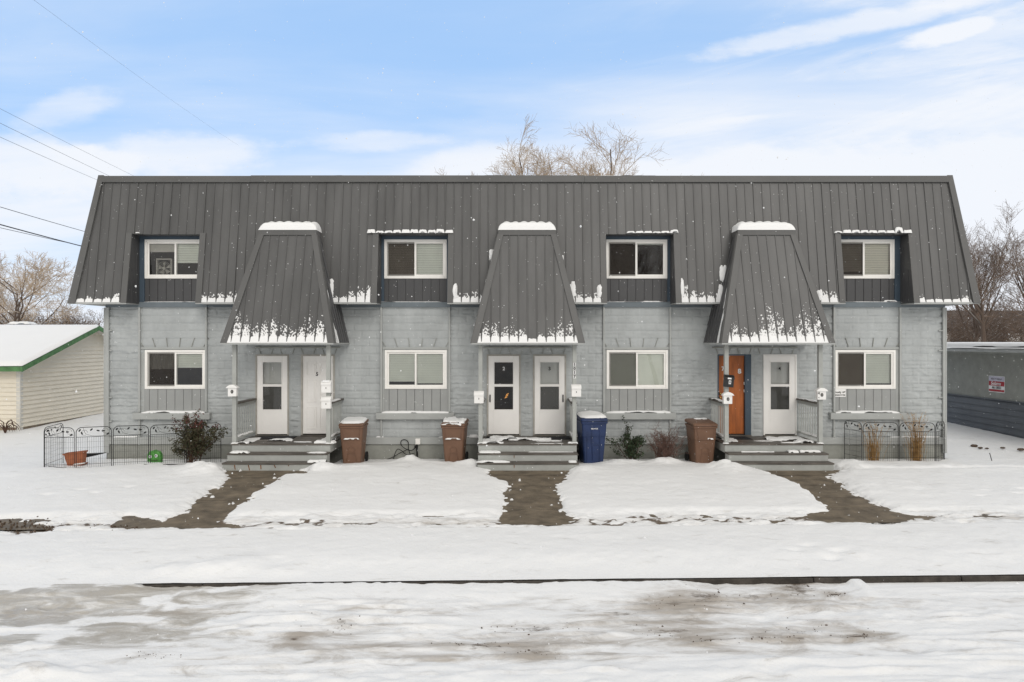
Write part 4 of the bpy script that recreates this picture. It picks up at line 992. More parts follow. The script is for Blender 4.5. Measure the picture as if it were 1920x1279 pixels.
# box fan standing in an upstairs window
bf = empty('box_fan', (-9.32, .22, 4.83), 0, 'pale box fan standing inside an upstairs window', 'fan')
fm = MB()
for (a, b, c, d) in ((-.21, .21, 0, .035), (-.21, .21, .485, .52), (-.21, -.175, .035, .485), (.175, .21, .035, .485)): fm.box(a, b, -.05, .06, c, d)
fm.build('housing', M['fan'], bf, bevel=.01); gr = MB()
for r in (.04, .075, .11, .145, .175): gr.tube([(r * math.cos(t), -.045, .26 + r * math.sin(t)) for t in np.linspace(0, 2 * PI, 25)], .004, 4, cap=False)
gr.build('grille', M['fan'], bf); fh = MB(); fh.tube([(0, -.05, .26), (0, 0, .26)], .035, 12); fh.build('hub', M['fan'], bf)
for k in range(5):
    t = k * 2 * PI / 5 + .4; p = []
    for (r, a, y) in ((.035, -.25, -.02), (.165, -.32, -.03), (.165, .32, .02), (.035, .25, .01)): p.append((r * math.cos(t + a), y, .26 + r * math.sin(t + a)))
    MB().prism(p, (0, .006, 0)).build('blade', M['fan'], bf)
# three small glowing orange strips behind the glass of the dark storm door
lp = MB()
for k in range(3): lp.hexa([(-.16 - .02 * k, .6, 1.66 - .045 * k), (-.09 - .02 * k, .6, 1.69 - .045 * k), (-.09 - .02 * k, .63, 1.69 - .045 * k), (-.16 - .02 * k, .63, 1.66 - .045 * k), (-.16 - .02 * k, .6, 1.678 - .045 * k), (-.09 - .02 * k, .6, 1.708 - .045 * k), (-.09 - .02 * k, .63, 1.708 - .045 * k), (-.16 - .02 * k, .63, 1.678 - .045 * k)])
tag(lp.build('orange_glow_strips', M['glow'], None), 'three small orange strips glowing behind the glass of door number 2', 'lamp')

# =================================================================== SHRUBS AND GRASSES
def leafquad(mb, p, s, rnd):
    a = Vector((rnd.gauss(0, 1), rnd.gauss(0, 1), rnd.gauss(0, 1))).normalized(); b = a.orthogonal().normalized()
    c = a.cross(b); t = rnd.uniform(0, 2 * PI); u = b * math.cos(t) + c * math.sin(t); v = a.cross(u)
    p = Vector(p); mb.add([p - u * s, p + v * s * .5, p + u * s, p - v * s * .5], [(0, 1, 2, 3)])
def shrub(name, loc, label, cat, seed, h, rx, nst, nleaf, leafs, stemmat, leafmat, top=None, reach=None, group=None, shape=None):
    rnd = random.Random(seed); t = empty(name, loc, 0, label, cat, group)
    st = MB(); lf = MB(); tp_ = MB()
    def grow(p, d, L, r, lev):
        pts = [Vector(p)]; n = 4
        for i in range(n):
            d = (d + Vector((rnd.gauss(0, .16), rnd.gauss(0, .16), rnd.gauss(0, .10) + .03))).normalized(); pts.append(pts[-1] + d * L / n)
        st.tube(pts, [r, r * .8, r * .65, r * .5, r * .3], 4, cap=False)
        if lev < 2:
            for k in range(rnd.randint(3, 5)):
                i = rnd.randint(1, 4); dd = (d + Vector((rnd.gauss(0, .6), rnd.gauss(0, .6), rnd.gauss(.1, .4)))).normalized(); grow(pts[i], dd, L * rnd.uniform(.3, .55), r * .55, lev + 1)
        if lev >= 1 and nleaf:
            for k in range(nleaf):
                q = pts[rnd.randint(1, 4)] + Vector((rnd.gauss(0, .035), rnd.gauss(0, .035), rnd.gauss(0, .035)))
                z = q.z / h
                leafquad(tp_ if (top and z > .82 and rnd.random() < .5) else lf, q, leafs * rnd.uniform(.6, 1.25), rnd)
    for k in range(nst):
        a = rnd.uniform(0, 2 * PI); sp2 = rnd.uniform(0, 1) ** .7
        d = Vector((math.cos(a) * rx / h * sp2, math.sin(a) * rx / h * sp2 * .6, 1)).normalized()
        if reach and k < len(reach): d = Vector(reach[k][:3]).normalized(); grow((rnd.gauss(0, .05), rnd.gauss(0, .04), 0), d, reach[k][3], .011, 0); continue
        grow((rnd.gauss(0, rx * .22), rnd.gauss(0, .06), 0), d, h * rnd.uniform(.55, .85), .011, 0)
    st.build('stem', stemmat, t)
    if lf.v: lf.build('foliage', leafmat, t)
    if tp_.v: tp_.build('bronze_foliage', top, t)
    return t
shrub('rose_bush', (X_(357, 17.0), -1.08, .06), 'tall leafy rose bush with bronze tips growing through the wire fence', 'bush', 11, 1.14, .42, 24, 15, .029, M['stem'], M['leaf_green'], top=M['leaf_red'], reach=[(.85, 0, .75, .85), (.95, -.1, .6, .75), (-.75, 0, .45, .6), (.7, .1, .9, .8)])
shrub('evergreen_shrub', (X_(1183, 17.3), -.80, .03), 'deep green leafy shrub beside the blue bin', 'bush', 21, .80, .26, 12, 12, .028, M['stem'], M['leaf_deep'], reach=[(-.55, 0, .85, .78), (-.5, 0, .95, .70)])
shrub('bare_shrub', (X_(1246, 17.3), -.80, .02), 'round reddish brown twiggy shrub without green leaves', 'bush', 31, .82, .42, 52, 4, .013, M['twig_red'], M['leaf_dead'])
def tuft(px, d, h, label, seed, n=150):
    rnd = random.Random(seed); t = empty('ornamental_grass', (X_(px, d), Y_(d), .03), 0, label, 'grass', 'ornamental grasses behind the fence'); g = MB(); pl_ = MB()
    for k in range(n):
        a = rnd.uniform(0, 2 * PI); r = abs(rnd.gauss(0, .085)); L = h * (rnd.uniform(.35, .65) if k % 4 else rnd.uniform(.75, 1.05)); lean = rnd.gauss(0, .16); lean2 = rnd.gauss(0, .08); dr = rnd.uniform(0, .07)
        b = Vector((r * math.cos(a), r * math.sin(a) * .7, 0)); pts = [b + Vector((lean * u * u * L + .5 * r * math.cos(a) * u, lean2 * u * u * L, L * u - dr * u ** 4)) for u in (0, .35, .7, 1)]
        g.tube(pts, [.0035, .0035, .003, .0015], 3, cap=False)
        if k % 4 == 0:
            for q in range(7):
                p = pts[-1].lerp(pts[-2], rnd.uniform(0, .8)); leafquad(pl_, p + Vector((rnd.gauss(0, .012), 0, 0)), .016, rnd)
    g.build('blades', M['grass_tan'], t); pl_.build('seed_heads', M['grass_tan'], t)
tuft(1637, 17.55, 1.05, 'dry tan ornamental grass in front of the ground floor window sill', 41, 130)
tuft(1718, 17.6, 1.30, 'taller dry tan ornamental grass near the corner board of the building', 43, 170)
wd_ = MB(); rnd = random.Random(5)
wt = empty('dead_weed', (X_(10, 22.4), Y_(22.4), .08), 0, 'drooping dark dead weed at the garage corner', 'weed')
for k in range(16):
    a = rnd.uniform(-1, 1); L = rnd.uniform(.25, .5); wd_.tube([(0, 0, 0), (a * .12, 0, L * .8), (a * .3, rnd.gauss(0, .05), L), (a * .5, rnd.gauss(0, .05), L * .7), (a * .6, 0, L * .3)], [.012, .01, .012, .012, .004], 4, cap=False)
wd_.build('stem', M['stem'], wt)
# =================================================================== NEIGHBOURING BUILDINGS
G = empty('garage', (0, 0, 0), 0, 'cream lap sided garage with green fascia and snow covered roof', 'garage')
GX_, GD0, GDR, GD1 = -16.64, 23.1, 26.9, 31.0
GE, GR = 2.30, 3.73; gs = (GR - GE) / (GDR - (GD0 - .4)); GXL = -27.0
def groof(d): return GR - gs * abs(d - GDR)
lapm = MB(); ch = .15; z = .22
while z < GR:
    z2 = min(z + ch, GR - .02)
    def span(zz): return max(GD0, GDR - (GR - zz - .06) / gs), min(GD1, GDR + (GR - zz - .06) / gs)
    a0, a1 = span(z); c0, c1 = span(z2)
    if a1 > a0: lapm.add([(GX_ + .04, Y_(a0), z), (GX_ + .04, Y_(a1), z), (GX_, Y_(c1), z2), (GX_, Y_(c0), z2), (GX_ , Y_(a0), z), (GX_, Y_(a1), z)], [(0, 1, 2, 3), (0, 4, 5, 1)])
    z += ch
z = .22
while z < 2.28:
    z2 = min(z + ch, 2.3); y = Y_(GD0)
    lapm.add([(GXL, y - .04, z), (GX_, y - .04, z), (GX_, y, z2), (GXL, y, z2), (GXL, y, z), (GX_, y, z)], [(0, 1, 2, 3), (0, 4, 5, 1)]); z += ch
lapm.poly([(GXL, Y_(GD1), -.2), (GXL, Y_(GD1), 2.3), (GX_, Y_(GD1), 2.3), (GX_, Y_(GD1), -.2)])
lapm.build('siding_wall', M['cream_siding'], G)
MB().box(GXL, GX_ - .01, Y_(GD0) + .01, Y_(GD1), -.2, .219).build('footing', paint('stained_footing', (.30, .24, .18, 1), .85, .25, 3.0, bump=.3), G)
cbd = MB().box(GX_ - .11, GX_ + .028, Y_(GD0) - .035, Y_(GD0) + .10, .12, 2.28); cbd.build('corner_board', M['cream_trim'], G)
rx1 = GX_ + .36; gr = MB()
for (da, db) in ((GD0 - .42, GDR), (GD1 + .42, GDR)):
    za, zb = groof(da), GR
    gr.hexa([(GXL, Y_(da), za - .1), (rx1, Y_(da), za - .1), (rx1, Y_(db), zb - .1), (GXL, Y_(db), zb - .1), (GXL, Y_(da), za), (rx1, Y_(da), za), (rx1, Y_(db), zb), (GXL, Y_(db), zb)])
gro = gr.build('garage_roof', M['cream_trim'], G)
gf = MB(); z0 = groof(GD0 - .42)
gf.box(GXL, rx1 + .0, Y_(GD0 - .42) - .035, Y_(GD0 - .42) - .002, z0 - .165, z0 + .0)
for (da, db) in ((GD0 - .455, GDR), (GD1 + .455, GDR)):
    za, zb = groof(da), GR
    gf.hexa([(rx1 + .002, Y_(da), za - .165), (rx1 + .035, Y_(da), za - .165), (rx1 + .035, Y_(db), zb - .165), (rx1 + .002, Y_(db), zb - .165), (rx1 + .002, Y_(da), za + .005), (rx1 + .035, Y_(da), za + .005), (rx1 + .035, Y_(db), zb + .005), (rx1 + .002, Y_(db), zb + .005)])
gf.build('fascia', M['green_trim'], gro)
xs = np.linspace(GXL, rx1 + .03, 90); dsn = np.concatenate([np.linspace(GD0 - .46, GDR, 30), np.linspace(GDR, GD1 + .46, 12)[1:]])
SX, SD = np.meshgrid(xs, dsn); edge = np.minimum(np.minimum(SD - dsn[0], rx1 + .03 - SX), dsn[-1] - SD)
SZ = GR - gs * np.sqrt((SD - GDR) ** 2 + .03) + .03 + .085 * np.sqrt(np.clip(edge / .1, 0, 1)) + .02 * (fbm(SX * .8, SD * .8, 4) - .5)
np_obj('snow_blanket', np.stack([SX, SD - CAM_D, SZ], -1).reshape(-1, 3), grid_quads(len(dsn), len(xs)), M['snow'], gro)
vt = MB(); vt.tube([(-20.2, Y_(28.2), 3.2), (-20.2, Y_(28.2), 3.84)], .22, 14); vt.build('roof_vent', M['metal_dark'], gro); vs_ = MB(); lump(vs_, -20.2, Y_(28.2), 3.84, .9, .7, .09, 3, rag=.3); vs_.build('vent_snow', M['snow'], gro, smooth=True)

R = empty('flat_roofed_building', (0, 0, 0), 0, 'low grey building with blue siding and thick snow on its flat roof', 'building')
D0, D1 = 17.5, 34.0
MB().box(RX, 27.0, Y_(D0), Y_(D1), 1.18, 2.83).build('stucco_wall', M['stucco'], R)
ls = MB(); z = -.25
while z < 1.17:
    z2 = min(z + .2, 1.18); ls.add([(RX - .05, Y_(D0), z), (RX - .05, Y_(D1), z), (RX - .018, Y_(D1), z2), (RX - .018, Y_(D0), z2), (RX - .018, Y_(D0), z), (RX - .018, Y_(D1), z)], [(0, 3, 2, 1), (0, 1, 5, 4)]); z += .2
ls.box(RX - .018, 27, Y_(D0), Y_(D1), -.25, 1.1795); ls.box(RX - .055, RX - .0, Y_(D0), Y_(D1), 1.181, 1.215)
ls.build('lap_siding', M['blue_siding'], R)
ro = MB().box(RX - .5, 27.5, Y_(D0) - .5, Y_(D1) + .5, 2.78, 2.885).build('flat_roof', M['white_fascia'], R)
MB().box(RX - .44, 27.4, Y_(D0) - .44, Y_(D1) + .44, 2.72, 2.779).build('soffit', M['stucco'], ro)
def slab(xa, xb, da, db, z0, h, seed, nm):
    xs = np.concatenate([np.linspace(xa, xa + .5, 16), np.linspace(xa + .5, xb, 30)[1:]]); ds = np.concatenate([np.linspace(da, db, 160)])
    A, Bd = np.meshgrid(xs, ds); e = np.minimum(np.minimum(A - xa, xb - A), np.minimum(Bd - da, db - Bd)); wob = .06 * (fbm(Bd * .9, A * 0 + seed, seed) - .5)
    zz = z0 + h * (np.clip((e + wob * (A < xa + .5)) / .10, 0, 1)) ** .45 + .03 * (fbm(A * .7, Bd * .7, seed + 2) - .5) * (e > .15)
    np_obj(nm, np.stack([A, Bd - CAM_D, zz], -1).reshape(-1, 3), grid_quads(len(ds), len(xs)), M['snow'], ro)
slab(RX - .535, 27.5, D0 - .53, D1 + .5, 2.886, .055, 3, 'snow_edge'); slab(RX - .47, 27.4, D0 - .46, D1 + .45, 2.91, .17, 8, 'snow_blanket')
# a house far beyond the right hand trees
H = empty('far_house', (44.5, Y_(62), 0), 0, 'distant dark house half hidden by bare branches', 'house')
MB().box(-7.5, 7, 0, 8, -.3, 4.3).build('wall', M['far_wall'], H)
hr = MB(); hr.prism([(-8, -.5, 4.3), (7.5, -.5, 4.3), (5.5, 4, 6.0), (-6, 4, 6.0)], (0, 0, .1)); hr.prism([(-8, 8.5, 4.3), (-6, 4, 6.0), (5.5, 4, 6.0), (7.5, 8.5, 4.3)], (0, 0, .1)); hr.build('roof', M['far_wall'], H)
for k in range(4): MB().box(-5.8 + k * 3.2, -4.7 + k * 3.2, -.04, 0, 2.4, 3.8).build('window', M['vinyl'], H)

# =================================================================== BARE WINTER TREES
def make_tree(name, px, d, label, seed, trunk_h, height, spread, r0, kids=(6, 8, 8, 6), up=.10, lean=(0, 0), group='bare winter trees', twig='twig', wob=.10, droop=0.0, first=.55, splay=(.35, .8), z0=0.0, tr=.0105, cx=None):
    rnd = random.Random(seed); t = empty(name, (X_(px, d), Y_(d), z0), 0, label, 'tree', group)
    tb = MB(); cb = MB(); SEG = (8, 6, 5, 3, 3)
    L0 = height - trunk_h
    def grow(p, dv, L, r, lev):
        n = (5, 6, 5, 4, 3)[lev]; pts = [Vector(p)]; rs = [r]; dirs = [dv]
        for i in range(n):
            dv = (dv + Vector((rnd.gauss(0, wob), rnd.gauss(0, wob), rnd.gauss(0, wob * .7) + up * (1.0 if lev < 3 else .3) - droop * (lev >= 3)))).normalized()
            pts.append(pts[-1] + dv * L / n); dirs.append(dv); rs.append(max(tr * .6, r * (1 - (.93 if lev == 0 else .72) * (i + 1) / n)))
        (tb if lev <= 1 else cb).tube(pts, rs, SEG[lev], cap=False)
        if lev >= len(kids): return
        nk = kids[lev] + rnd.randint(-1, 1)
        for k in range(nk):
            lo = first if lev == 0 else .18
            u = lo + (1 - lo) * (k + rnd.random()) / nk; i = min(n - 1, int(u * n)); f = u * n - i
            q = pts[i].lerp(pts[i + 1], min(1, f)); dd = dirs[i + 1]
            a = dd.orthogonal().normalized(); a.rotate(Matrix.Rotation(rnd.uniform(0, 2 * PI), 3, dd)); th = rnd.uniform(*splay)
            nd = (dd * math.cos(th) + a * math.sin(th)).normalized()
            Lc = (L0 * rnd.uniform(.75, 1.0) * (1.15 - .35 * (u - lo) / (1 - lo + .01)) if lev == 0 else L * rnd.uniform(.38, .62) * (1.2 - .5 * u))
            if lev == 0: nd = Vector((nd.x * spread, nd.y * spread, nd.z)).normalized()
            grow(q, nd, Lc, max(tr, rs[i] * (.70 if lev == 0 else .52)), lev + 1)
    p0 = Vector((0, 0, -.3)); dv = Vector((lean[0], lean[1], 1)).normalized()
    grow(p0, dv, trunk_h + L0 * .45, r0, 0)
    c = np.array(cb.v); k = height / c[:, 2].max(); hi = c[c[:, 2] > c[:, 2].max() * .78]
    tb.v = [(x * k, y * k, z * k) for x, y, z in tb.v]; cb.v = [(x * k, y * k, z * k) for x, y, z in cb.v]
    if cx is not None: t.location.x = X_(cx, d) - hi[:, 0].mean() * k
    tb.build('trunk', M['bark'], t); cb.build('crown', M[twig], t)
    return t
make_tree('bare_tree', 1008, 40, 'bare fan shaped tree with frosted twigs rising behind the roof, the bushiest one', 3, 10.4, 16.6, 1.35, .38, kids=(8, 9, 9, 7), up=.035, first=.72, wob=.13, splay=(.45, .95), cx=1000)
make_tree('bare_tree', 1192, 40, 'bare leaning tree with one crooked limb behind the roof, beside the clear sky', 8, 10.4, 16.8, .95, .36, kids=(7, 8, 8, 6), up=.03, lean=(-.05, 0), first=.72, splay=(.5, 1.0), wob=.17, cx=1138)
make_tree('bare_tree', 940, 42, 'low bare treetop just showing over the parapet, its fine twigs spread wide', 13, 9.5, 14.6, 1.7, .24, kids=(9, 9, 8, 6), first=.65, splay=(.5, .95), cx=925)
make_tree('bare_tree', 1098, 42, 'slim bare treetop between the two tallest trees behind the roof', 17, 10.0, 14.6, .8, .2, kids=(6, 7, 7, 6), up=.05, first=.68, splay=(.4, .95), cx=1090)
make_tree('bare_tree', 1236, 44, 'tip of a small bare tree barely clearing the roof line', 19, 9.0, 13.2, .7, .14, kids=(3, 4, 4, 3), first=.7, cx=1236)
make_tree('bare_tree', 22, 48, 'snowy bare tree with a thick straight trunk behind the garage', 23, 5.6, 10.0, 1.35, .22, kids=(8, 7, 8, 6), first=.55, splay=(.5, 1.0), tr=.012, up=.07)
make_tree('bare_tree', 50, 50, 'snowy bare tree with a leaning trunk and low reaching limbs behind the garage', 29, 5.0, 9.3, 1.7, .19, kids=(8, 7, 8, 6), lean=(.12, 0), first=.5, splay=(.6, 1.1), tr=.012, up=.06)
for i, (px, d, h, lab) in enumerate(((-30, 56, 7.0, 'snowy bare tree at the far edge of the thicket beyond the garage'), (14, 60, 6.6, 'small bushy bare tree in the thicket behind the thick trunk'), (58, 56, 6.2, 'small bushy bare tree in the thicket below the leaning trunk'),
                                      (98, 58, 6.6, 'dense bushy bare tree in the thicket above the roof vent'), (138, 55, 6.5, 'dense bushy bare tree in the thicket above the garage ridge'), (176, 58, 6.2, 'dense bushy bare tree in the thicket under the eave'), (214, 56, 6.6, 'bushy bare tree half hidden behind the apartment building'))):
    make_tree('bare_tree', px, d, lab, 100 + i, 1.2, h, 2.0, .12, kids=(9, 8, 7, 5), first=.15, splay=(.5, 1.2), twig='twig_dark', group='thicket trees beyond the garage', tr=.015)
make_tree('bare_tree', 1846, 44, 'tall bare tree with steep upright limbs beyond the flat roofed building', 37, 5.6, 12.3, 1.25, .34, kids=(10, 10, 9, 7), lean=(.05, 0), up=.12, first=.52, splay=(.4, .9), twig='twig_dark', wob=.07)
make_tree('bare_tree', 1826, 48, 'slender bare tree close to the roof edge, beside the tall upright one', 41, 5.0, 11.6, .6, .24, kids=(7, 8, 8, 6), up=.15, first=.45, splay=(.4, .9), twig='twig_dark', wob=.06)
make_tree('bare_tree', 1935, 46, 'bare tree with wide branches cut off by the picture edge', 43, 5.0, 11.0, 1.1, .30, kids=(7, 8, 8, 6), up=.10, first=.5, splay=(.4, .95), twig='twig_dark', wob=.07)
for i, (px, d, h, lab) in enumerate(((1782, 54, 5.8, 'low snowy bare tree beside the corner of the apartment building'), (1815, 52, 6.6, 'low tangled bare tree left of the tall trunk'), (1862, 54, 7.0, 'low tangled bare tree behind the tall trunk'), (1905, 52, 7.0, 'low tangled bare tree near the picture edge'))):
    make_tree('bare_tree', px, d, lab, 200 + i, 1.2, h, 2.2, .13, kids=(8, 8, 7, 5), first=.15, splay=(.5, 1.25), twig='twig_dark', group='thicket trees beyond the flat roof', tr=.014)

make_tree('bare_tree', 960, 40, 'bare street tree across the road, seen mirrored in an upstairs window', 53, 3.0, 13.0, 1.1, .28, kids=(9, 8, 8, 5), up=.08, first=.4, splay=(.4, .9), twig='twig_dark').location = (10.4, -31.0, -.1)
# =================================================================== OVERHEAD LINES
def wire(p0, d0, p1, d1, r, label, e0=2.4, e1=2.0):
    a = Vector((X_(p0[0], d0), Y_(d0), Z_(p0[1], d0))); b = Vector((X_(p1[0], d1), Y_(d1), Z_(p1[1], d1)))
    v = b - a; a2 = a - v * (e0 - 1); b2 = b + v * (e1 - 1); n = 14; m = MB()
    L = (b2 - a2).length
    pts = [a2.lerp(b2, k / n) + Vector((0, 0, -.004 * L * (1 - (2 * k / n - 1) ** 2))) for k in range(n + 1)]
    m.tube(pts, r, 5); tag(m.build('power_line', M['wire'], None), label, 'power line', 'overhead lines')
wire((0, 195), 30, (240, 320), 46, .0065, 'thin overhead line, highest of the three crossing above the roof corner')
wire((0, 222), 30, (215, 330), 46, .0085, 'thin overhead line, middle of the three crossing above the roof corner')
wire((0, 248), 30, (190, 336), 46, .0085, 'thin overhead line, lowest of the three crossing above the roof corner')
wire((70, 0), 40, (440, 268), 100, .006, 'hair thin overhead line rising to the top of the sky', 1.2, 1.05)
wire((0, 384), 26, (160, 432), 33, .013, 'single dark cable ending behind the roof slope')
wire((0, 417), 26, (153, 459), 33, .024, 'thickest dark cable behind the roof slope')
wire((0, 423), 26, (150, 457.5), 33, .011, 'thin cable slung just under the thickest one')
# =================================================================== GROUND
KERB, WALK0, WALK1, SHEAR = 8.95, 11.75, 12.95, 0.030
def shear_w(v): return np.clip((14.6 - v) / 2.2, 0, 1)
def base_z(v): return np.interp(v, [0, 8.94, 8.95, 15.5, 16.3, 17.5, 18.6, 22, 28, 60], [-.13, -.12, .0, .065, .065, -.03, -.06, .02, .14, .16])
def unshear(X, d):
    """distance d measured at X -> street-parallel coordinate v"""
    v = np.array(d, float)
    for _ in range(4): v = d - SHEAR * X * shear_w(v)
    return v
def gpt(px, py, z=.04):
    d = (CAM_H - z) * FPX / (py - 640.0); X = (px - 960.0) / FPX * d
    return (X, float(unshear(X, d)))
P_LEFT = [(420, 884), (433, 902), (408, 915.5), (369, 939.5), (346.6, 960), (321, 973), (306, 977), (277, 975), (262, 969), (245, 967.7), (228, 974), (217, 983), (214, 989), (309, 990), (343, 990), (439, 988), (401, 981), (425.5, 965), (460, 946), (480, 927.5), (525, 902), (535, 895), (588.5, 891.5), (563, 884.6), (540, 876), (425, 876)]
P_MID = [(923, 880), (915, 894), (942, 903.5), (952, 907), (949, 929), (950.6, 946), (942, 958), (940, 983), (1057, 983), (1058.7, 958), (1050, 943), (1045, 922), (1038, 914), (1060, 903.5), (1064, 891.5), (1060, 878)]
P_RIGHT = [(1410, 880), (1451.6, 893), (1482.5, 905), (1513, 922), (1544, 946), (1561, 958), (1510, 971), (1554.5, 979), (1623, 980), (1698.7, 978), (1726, 968), (1685, 963), (1656, 953), (1606, 929), (1568, 905), (1554.5, 896.6), (1582, 884.6), (1554.5, 876)]
P_DIRT = [(-30, 980), (20, 976), (60, 978), (100, 987), (95, 995), (60, 1003), (-30, 1000)]
def sdf_poly(poly, A, Bv):
    """signed distance (positive outside)"""
    dmin = np.full(A.shape, 1e9); ins = np.zeros(A.shape, bool); n = len(poly)
    for i in range(n):
        (x0, y0), (x1, y1) = poly[i], poly[(i + 1) % n]
        ex, ey = x1 - x0, y1 - y0; L = ex * ex + ey * ey + 1e-12
        t = np.clip(((A - x0) * ex + (Bv - y0) * ey) / L, 0, 1)
        dmin = np.minimum(dmin, np.hypot(A - x0 - t * ex, Bv - y0 - t * ey))
        c = ((y0 > Bv) != (y1 > Bv)) & (A < ex * (Bv - y0) / (ey if abs(ey) > 1e-9 else 1e-9) + x0)
        ins ^= c
    return np.where(ins, -dmin, dmin)
xs = np.concatenate([np.linspace(-40, -14, 40)[:-1], np.arange(-14, 15, .034), np.linspace(15, 40, 40)])
vs_road = np.concatenate([np.linspace(1.0, 5.8, 30)[:-1], np.arange(5.8, KERB - .004, .03), [KERB]])
vs_lawn = np.concatenate([[KERB + .005, KERB + .02], np.arange(KERB + .04, 18.35, .032), np.linspace(18.4, 34, 90), np.linspace(34.5, 70, 16)])
def bump(A, Bv, x, v, rx, rv, h): return h * np.exp(-((A - x) / rx) ** 2 - ((Bv - v) / rv) ** 2)
# ---- lawn
A, V = np.meshgrid(xs, vs_lawn)
D = V + SHEAR * A * shear_w(V)
n1 = fbm(A * .8, V * .9, 2, 4) - .5; n2 = fbm(A * 3, V * 3, 5, 4) - .5; n3 = fbm(A * 9, V * 9, 7, 3) - .5
depth = .078 + n1 * .045 + n2 * .024 + n3 * .014
walk = sstep(WALK0 - .62, WALK0 - .42, V) * (1 - sstep(WALK1 - .85, WALK1 - .55, V))      # trampled pavement strip
tr_ = fbm(A * 4, V * 7, 33, 5)
depth = depth * (1 - .55 * walk) + walk * (tr_ - .5) * .09
depth += .02 * sstep(KERB + .3, KERB + 1.0, V) * (1 - sstep(KERB + 1.2, KERB + 2.3, V))        # ploughed bank along the kerb
depth *= .10 + .90 * sstep(KERB - .02, KERB + .85, V + n2 * .2)
depth += bump(A, V, -4.3, 9.35, .5, .22, .05) * (1 + 2 * n2) + bump(A, V, -3.7, 9.5, .35, .2, .035) + bump(A, V, -3.2, 9.3, .3, .15, .03)
for (x, v) in ((4.15, 9.85), (4.42, 10.05), (4.75, 9.8), (4.55, 9.55), (-9.2, 13.6), (-8.8, 14.0), (-8.35, 13.75), (-7.95, 14.2), (9.2, 13.2), (9.6, 13.7), (10.1, 13.4), (10.5, 13.9)): depth -= bump(A, V, x, v, .13, .07, .035)
# shovelled banks by the steps, bins and shrubs
for (x, v, rx, rv, h) in ((-7.05, 15.9, .55, .45, .16), (-7.5, 16.1, .5, .4, .08), (-4.0, 16.2, .9, .35, .05), (-4.55, 16.05, .35, .25, .10), (-2.55, 17.35, .33, .25, .16), (-2.2, 16.9, 1.0, .4, .05), (-1.0, 16.75, .35, .3, .10), (1.75, 16.0, .35, .3, .06),
                           (2.6, 17.0, .5, .4, .07), (3.6, 17.1, .7, .3, .09), (3.9, 17.0, .3, .25, .05), (5.05, 16.4, .35, .35, .14), (5.2, 16.0, .4, .4, .07), (8.2, 16.7, .6, .5, .10), (9.5, 17.3, 1.2, .3, .05), (11.0, 16.6, 1.5, .4, .05), (-9.4, 17.0, 1.2, .4, .05), (-5.0, 13.9, .7, .5, .03), (7.9, 14.2, .9, .7, .04)):
    depth += bump(A, V, x, v, rx, rv, h) * (1 + 1.2 * n2)
pil = 15.35 + .35 * np.sin(A * .7)
track = np.exp(-((V - (16.15 + .06 * (A - 9))) / .10) ** 2) * (A > 8.3)
depth -= track * .035 * (.5 + tr_)
sd_ = np.full(A.shape, 9.0)
for poly in (P_LEFT, P_MID, P_RIGHT, P_DIRT): sd_ = np.minimum(sd_, sdf_poly([gpt(*p) for p in poly], A, V))
ddirt = sdf_poly([gpt(*p) for p in P_DIRT], A, V)
jag = (fbm(A * 7, V * 7, 19, 4) - .46) * .75 * np.exp(-np.clip(ddirt, 0, 1) * 6) * (ddirt < .5) + (fbm(A * 2.4, V * 2.4, 12, 3) - .5) * .22 + (fbm(A * 8, V * 8, 14, 4) - .5) * .15
sj = sd_ + jag
ss = .62 * sstep(-.005, .07, sj) ** .75 + .38 * sstep(0, .30, sj)
ss = np.maximum(ss, sstep(.56, .64, fbm(A * 8, V * 7, 46, 4)) * .44 * np.exp(-(np.clip(-sj, 0, 1) / .11) ** 2) * (sj < .05))
# stray flecks of snow left on the paving, thin spots on the trampled pavement
ss = np.maximum(ss, sstep(.80, .84, fbm(A * 6, V * 7, 44, 4)) * .55 * (sd_ > -.5))
thin = walk * sstep(.56, .66, fbm(A * 2.2, V * 5.5, 51, 5)) * (1 - sstep(.3, .75, np.abs(V - (WALK0 - .05)))) * .9
ss = ss * (1 - thin * .55)
Zs = base_z(V) - .03 + (.03 + depth) * ss
under = np.zeros(A.shape, bool)
for pc in PORCH: under |= (np.abs(A - pc) < 1.19) & (D > 16.22) & (D < 18.2)
Zs = np.where(under, -.10 + n3 * .02, Zs)
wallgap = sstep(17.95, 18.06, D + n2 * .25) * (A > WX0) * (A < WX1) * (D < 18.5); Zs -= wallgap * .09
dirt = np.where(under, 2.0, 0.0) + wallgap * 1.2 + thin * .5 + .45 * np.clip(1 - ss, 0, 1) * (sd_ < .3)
dirt += 1.25 * np.exp(-((V - (WALK0 - .12 + (tr_ - .5) * .6)) / .065) ** 2) * sstep(.36, .52, fbm(A * .8 + 5, V * 0 + 3, 61, 3)) + track * .3
dirt += bump(A, V, -8.5, WALK0 - .1, 1.7, .12, .75) + bump(A, V, -10.9, WALK0, .6, .2, .5) + bump(A, V, -1.6, WALK0 + .02, 1.4, .10, .35) + bump(A, V, 2.3, WALK0 + .06, 1.6, .10, .4) + bump(A, V, 6.6, WALK0 + .12, 1.6, .10, .4)
Yw = D - CAM_D
np_obj('snow_ground', np.stack([A, Yw, Zs], -1).reshape(-1, 3), grid_quads(len(vs_lawn), len(xs)), M['dirty_snow'], attrs={'dirt': dirt.ravel(), 'grime': (walk * .28 + .25 * np.exp(-((V - WALK0 + .1) / .25) ** 2)).ravel(), 'ice': np.zeros(A.size)})['kind'] = 'structure'
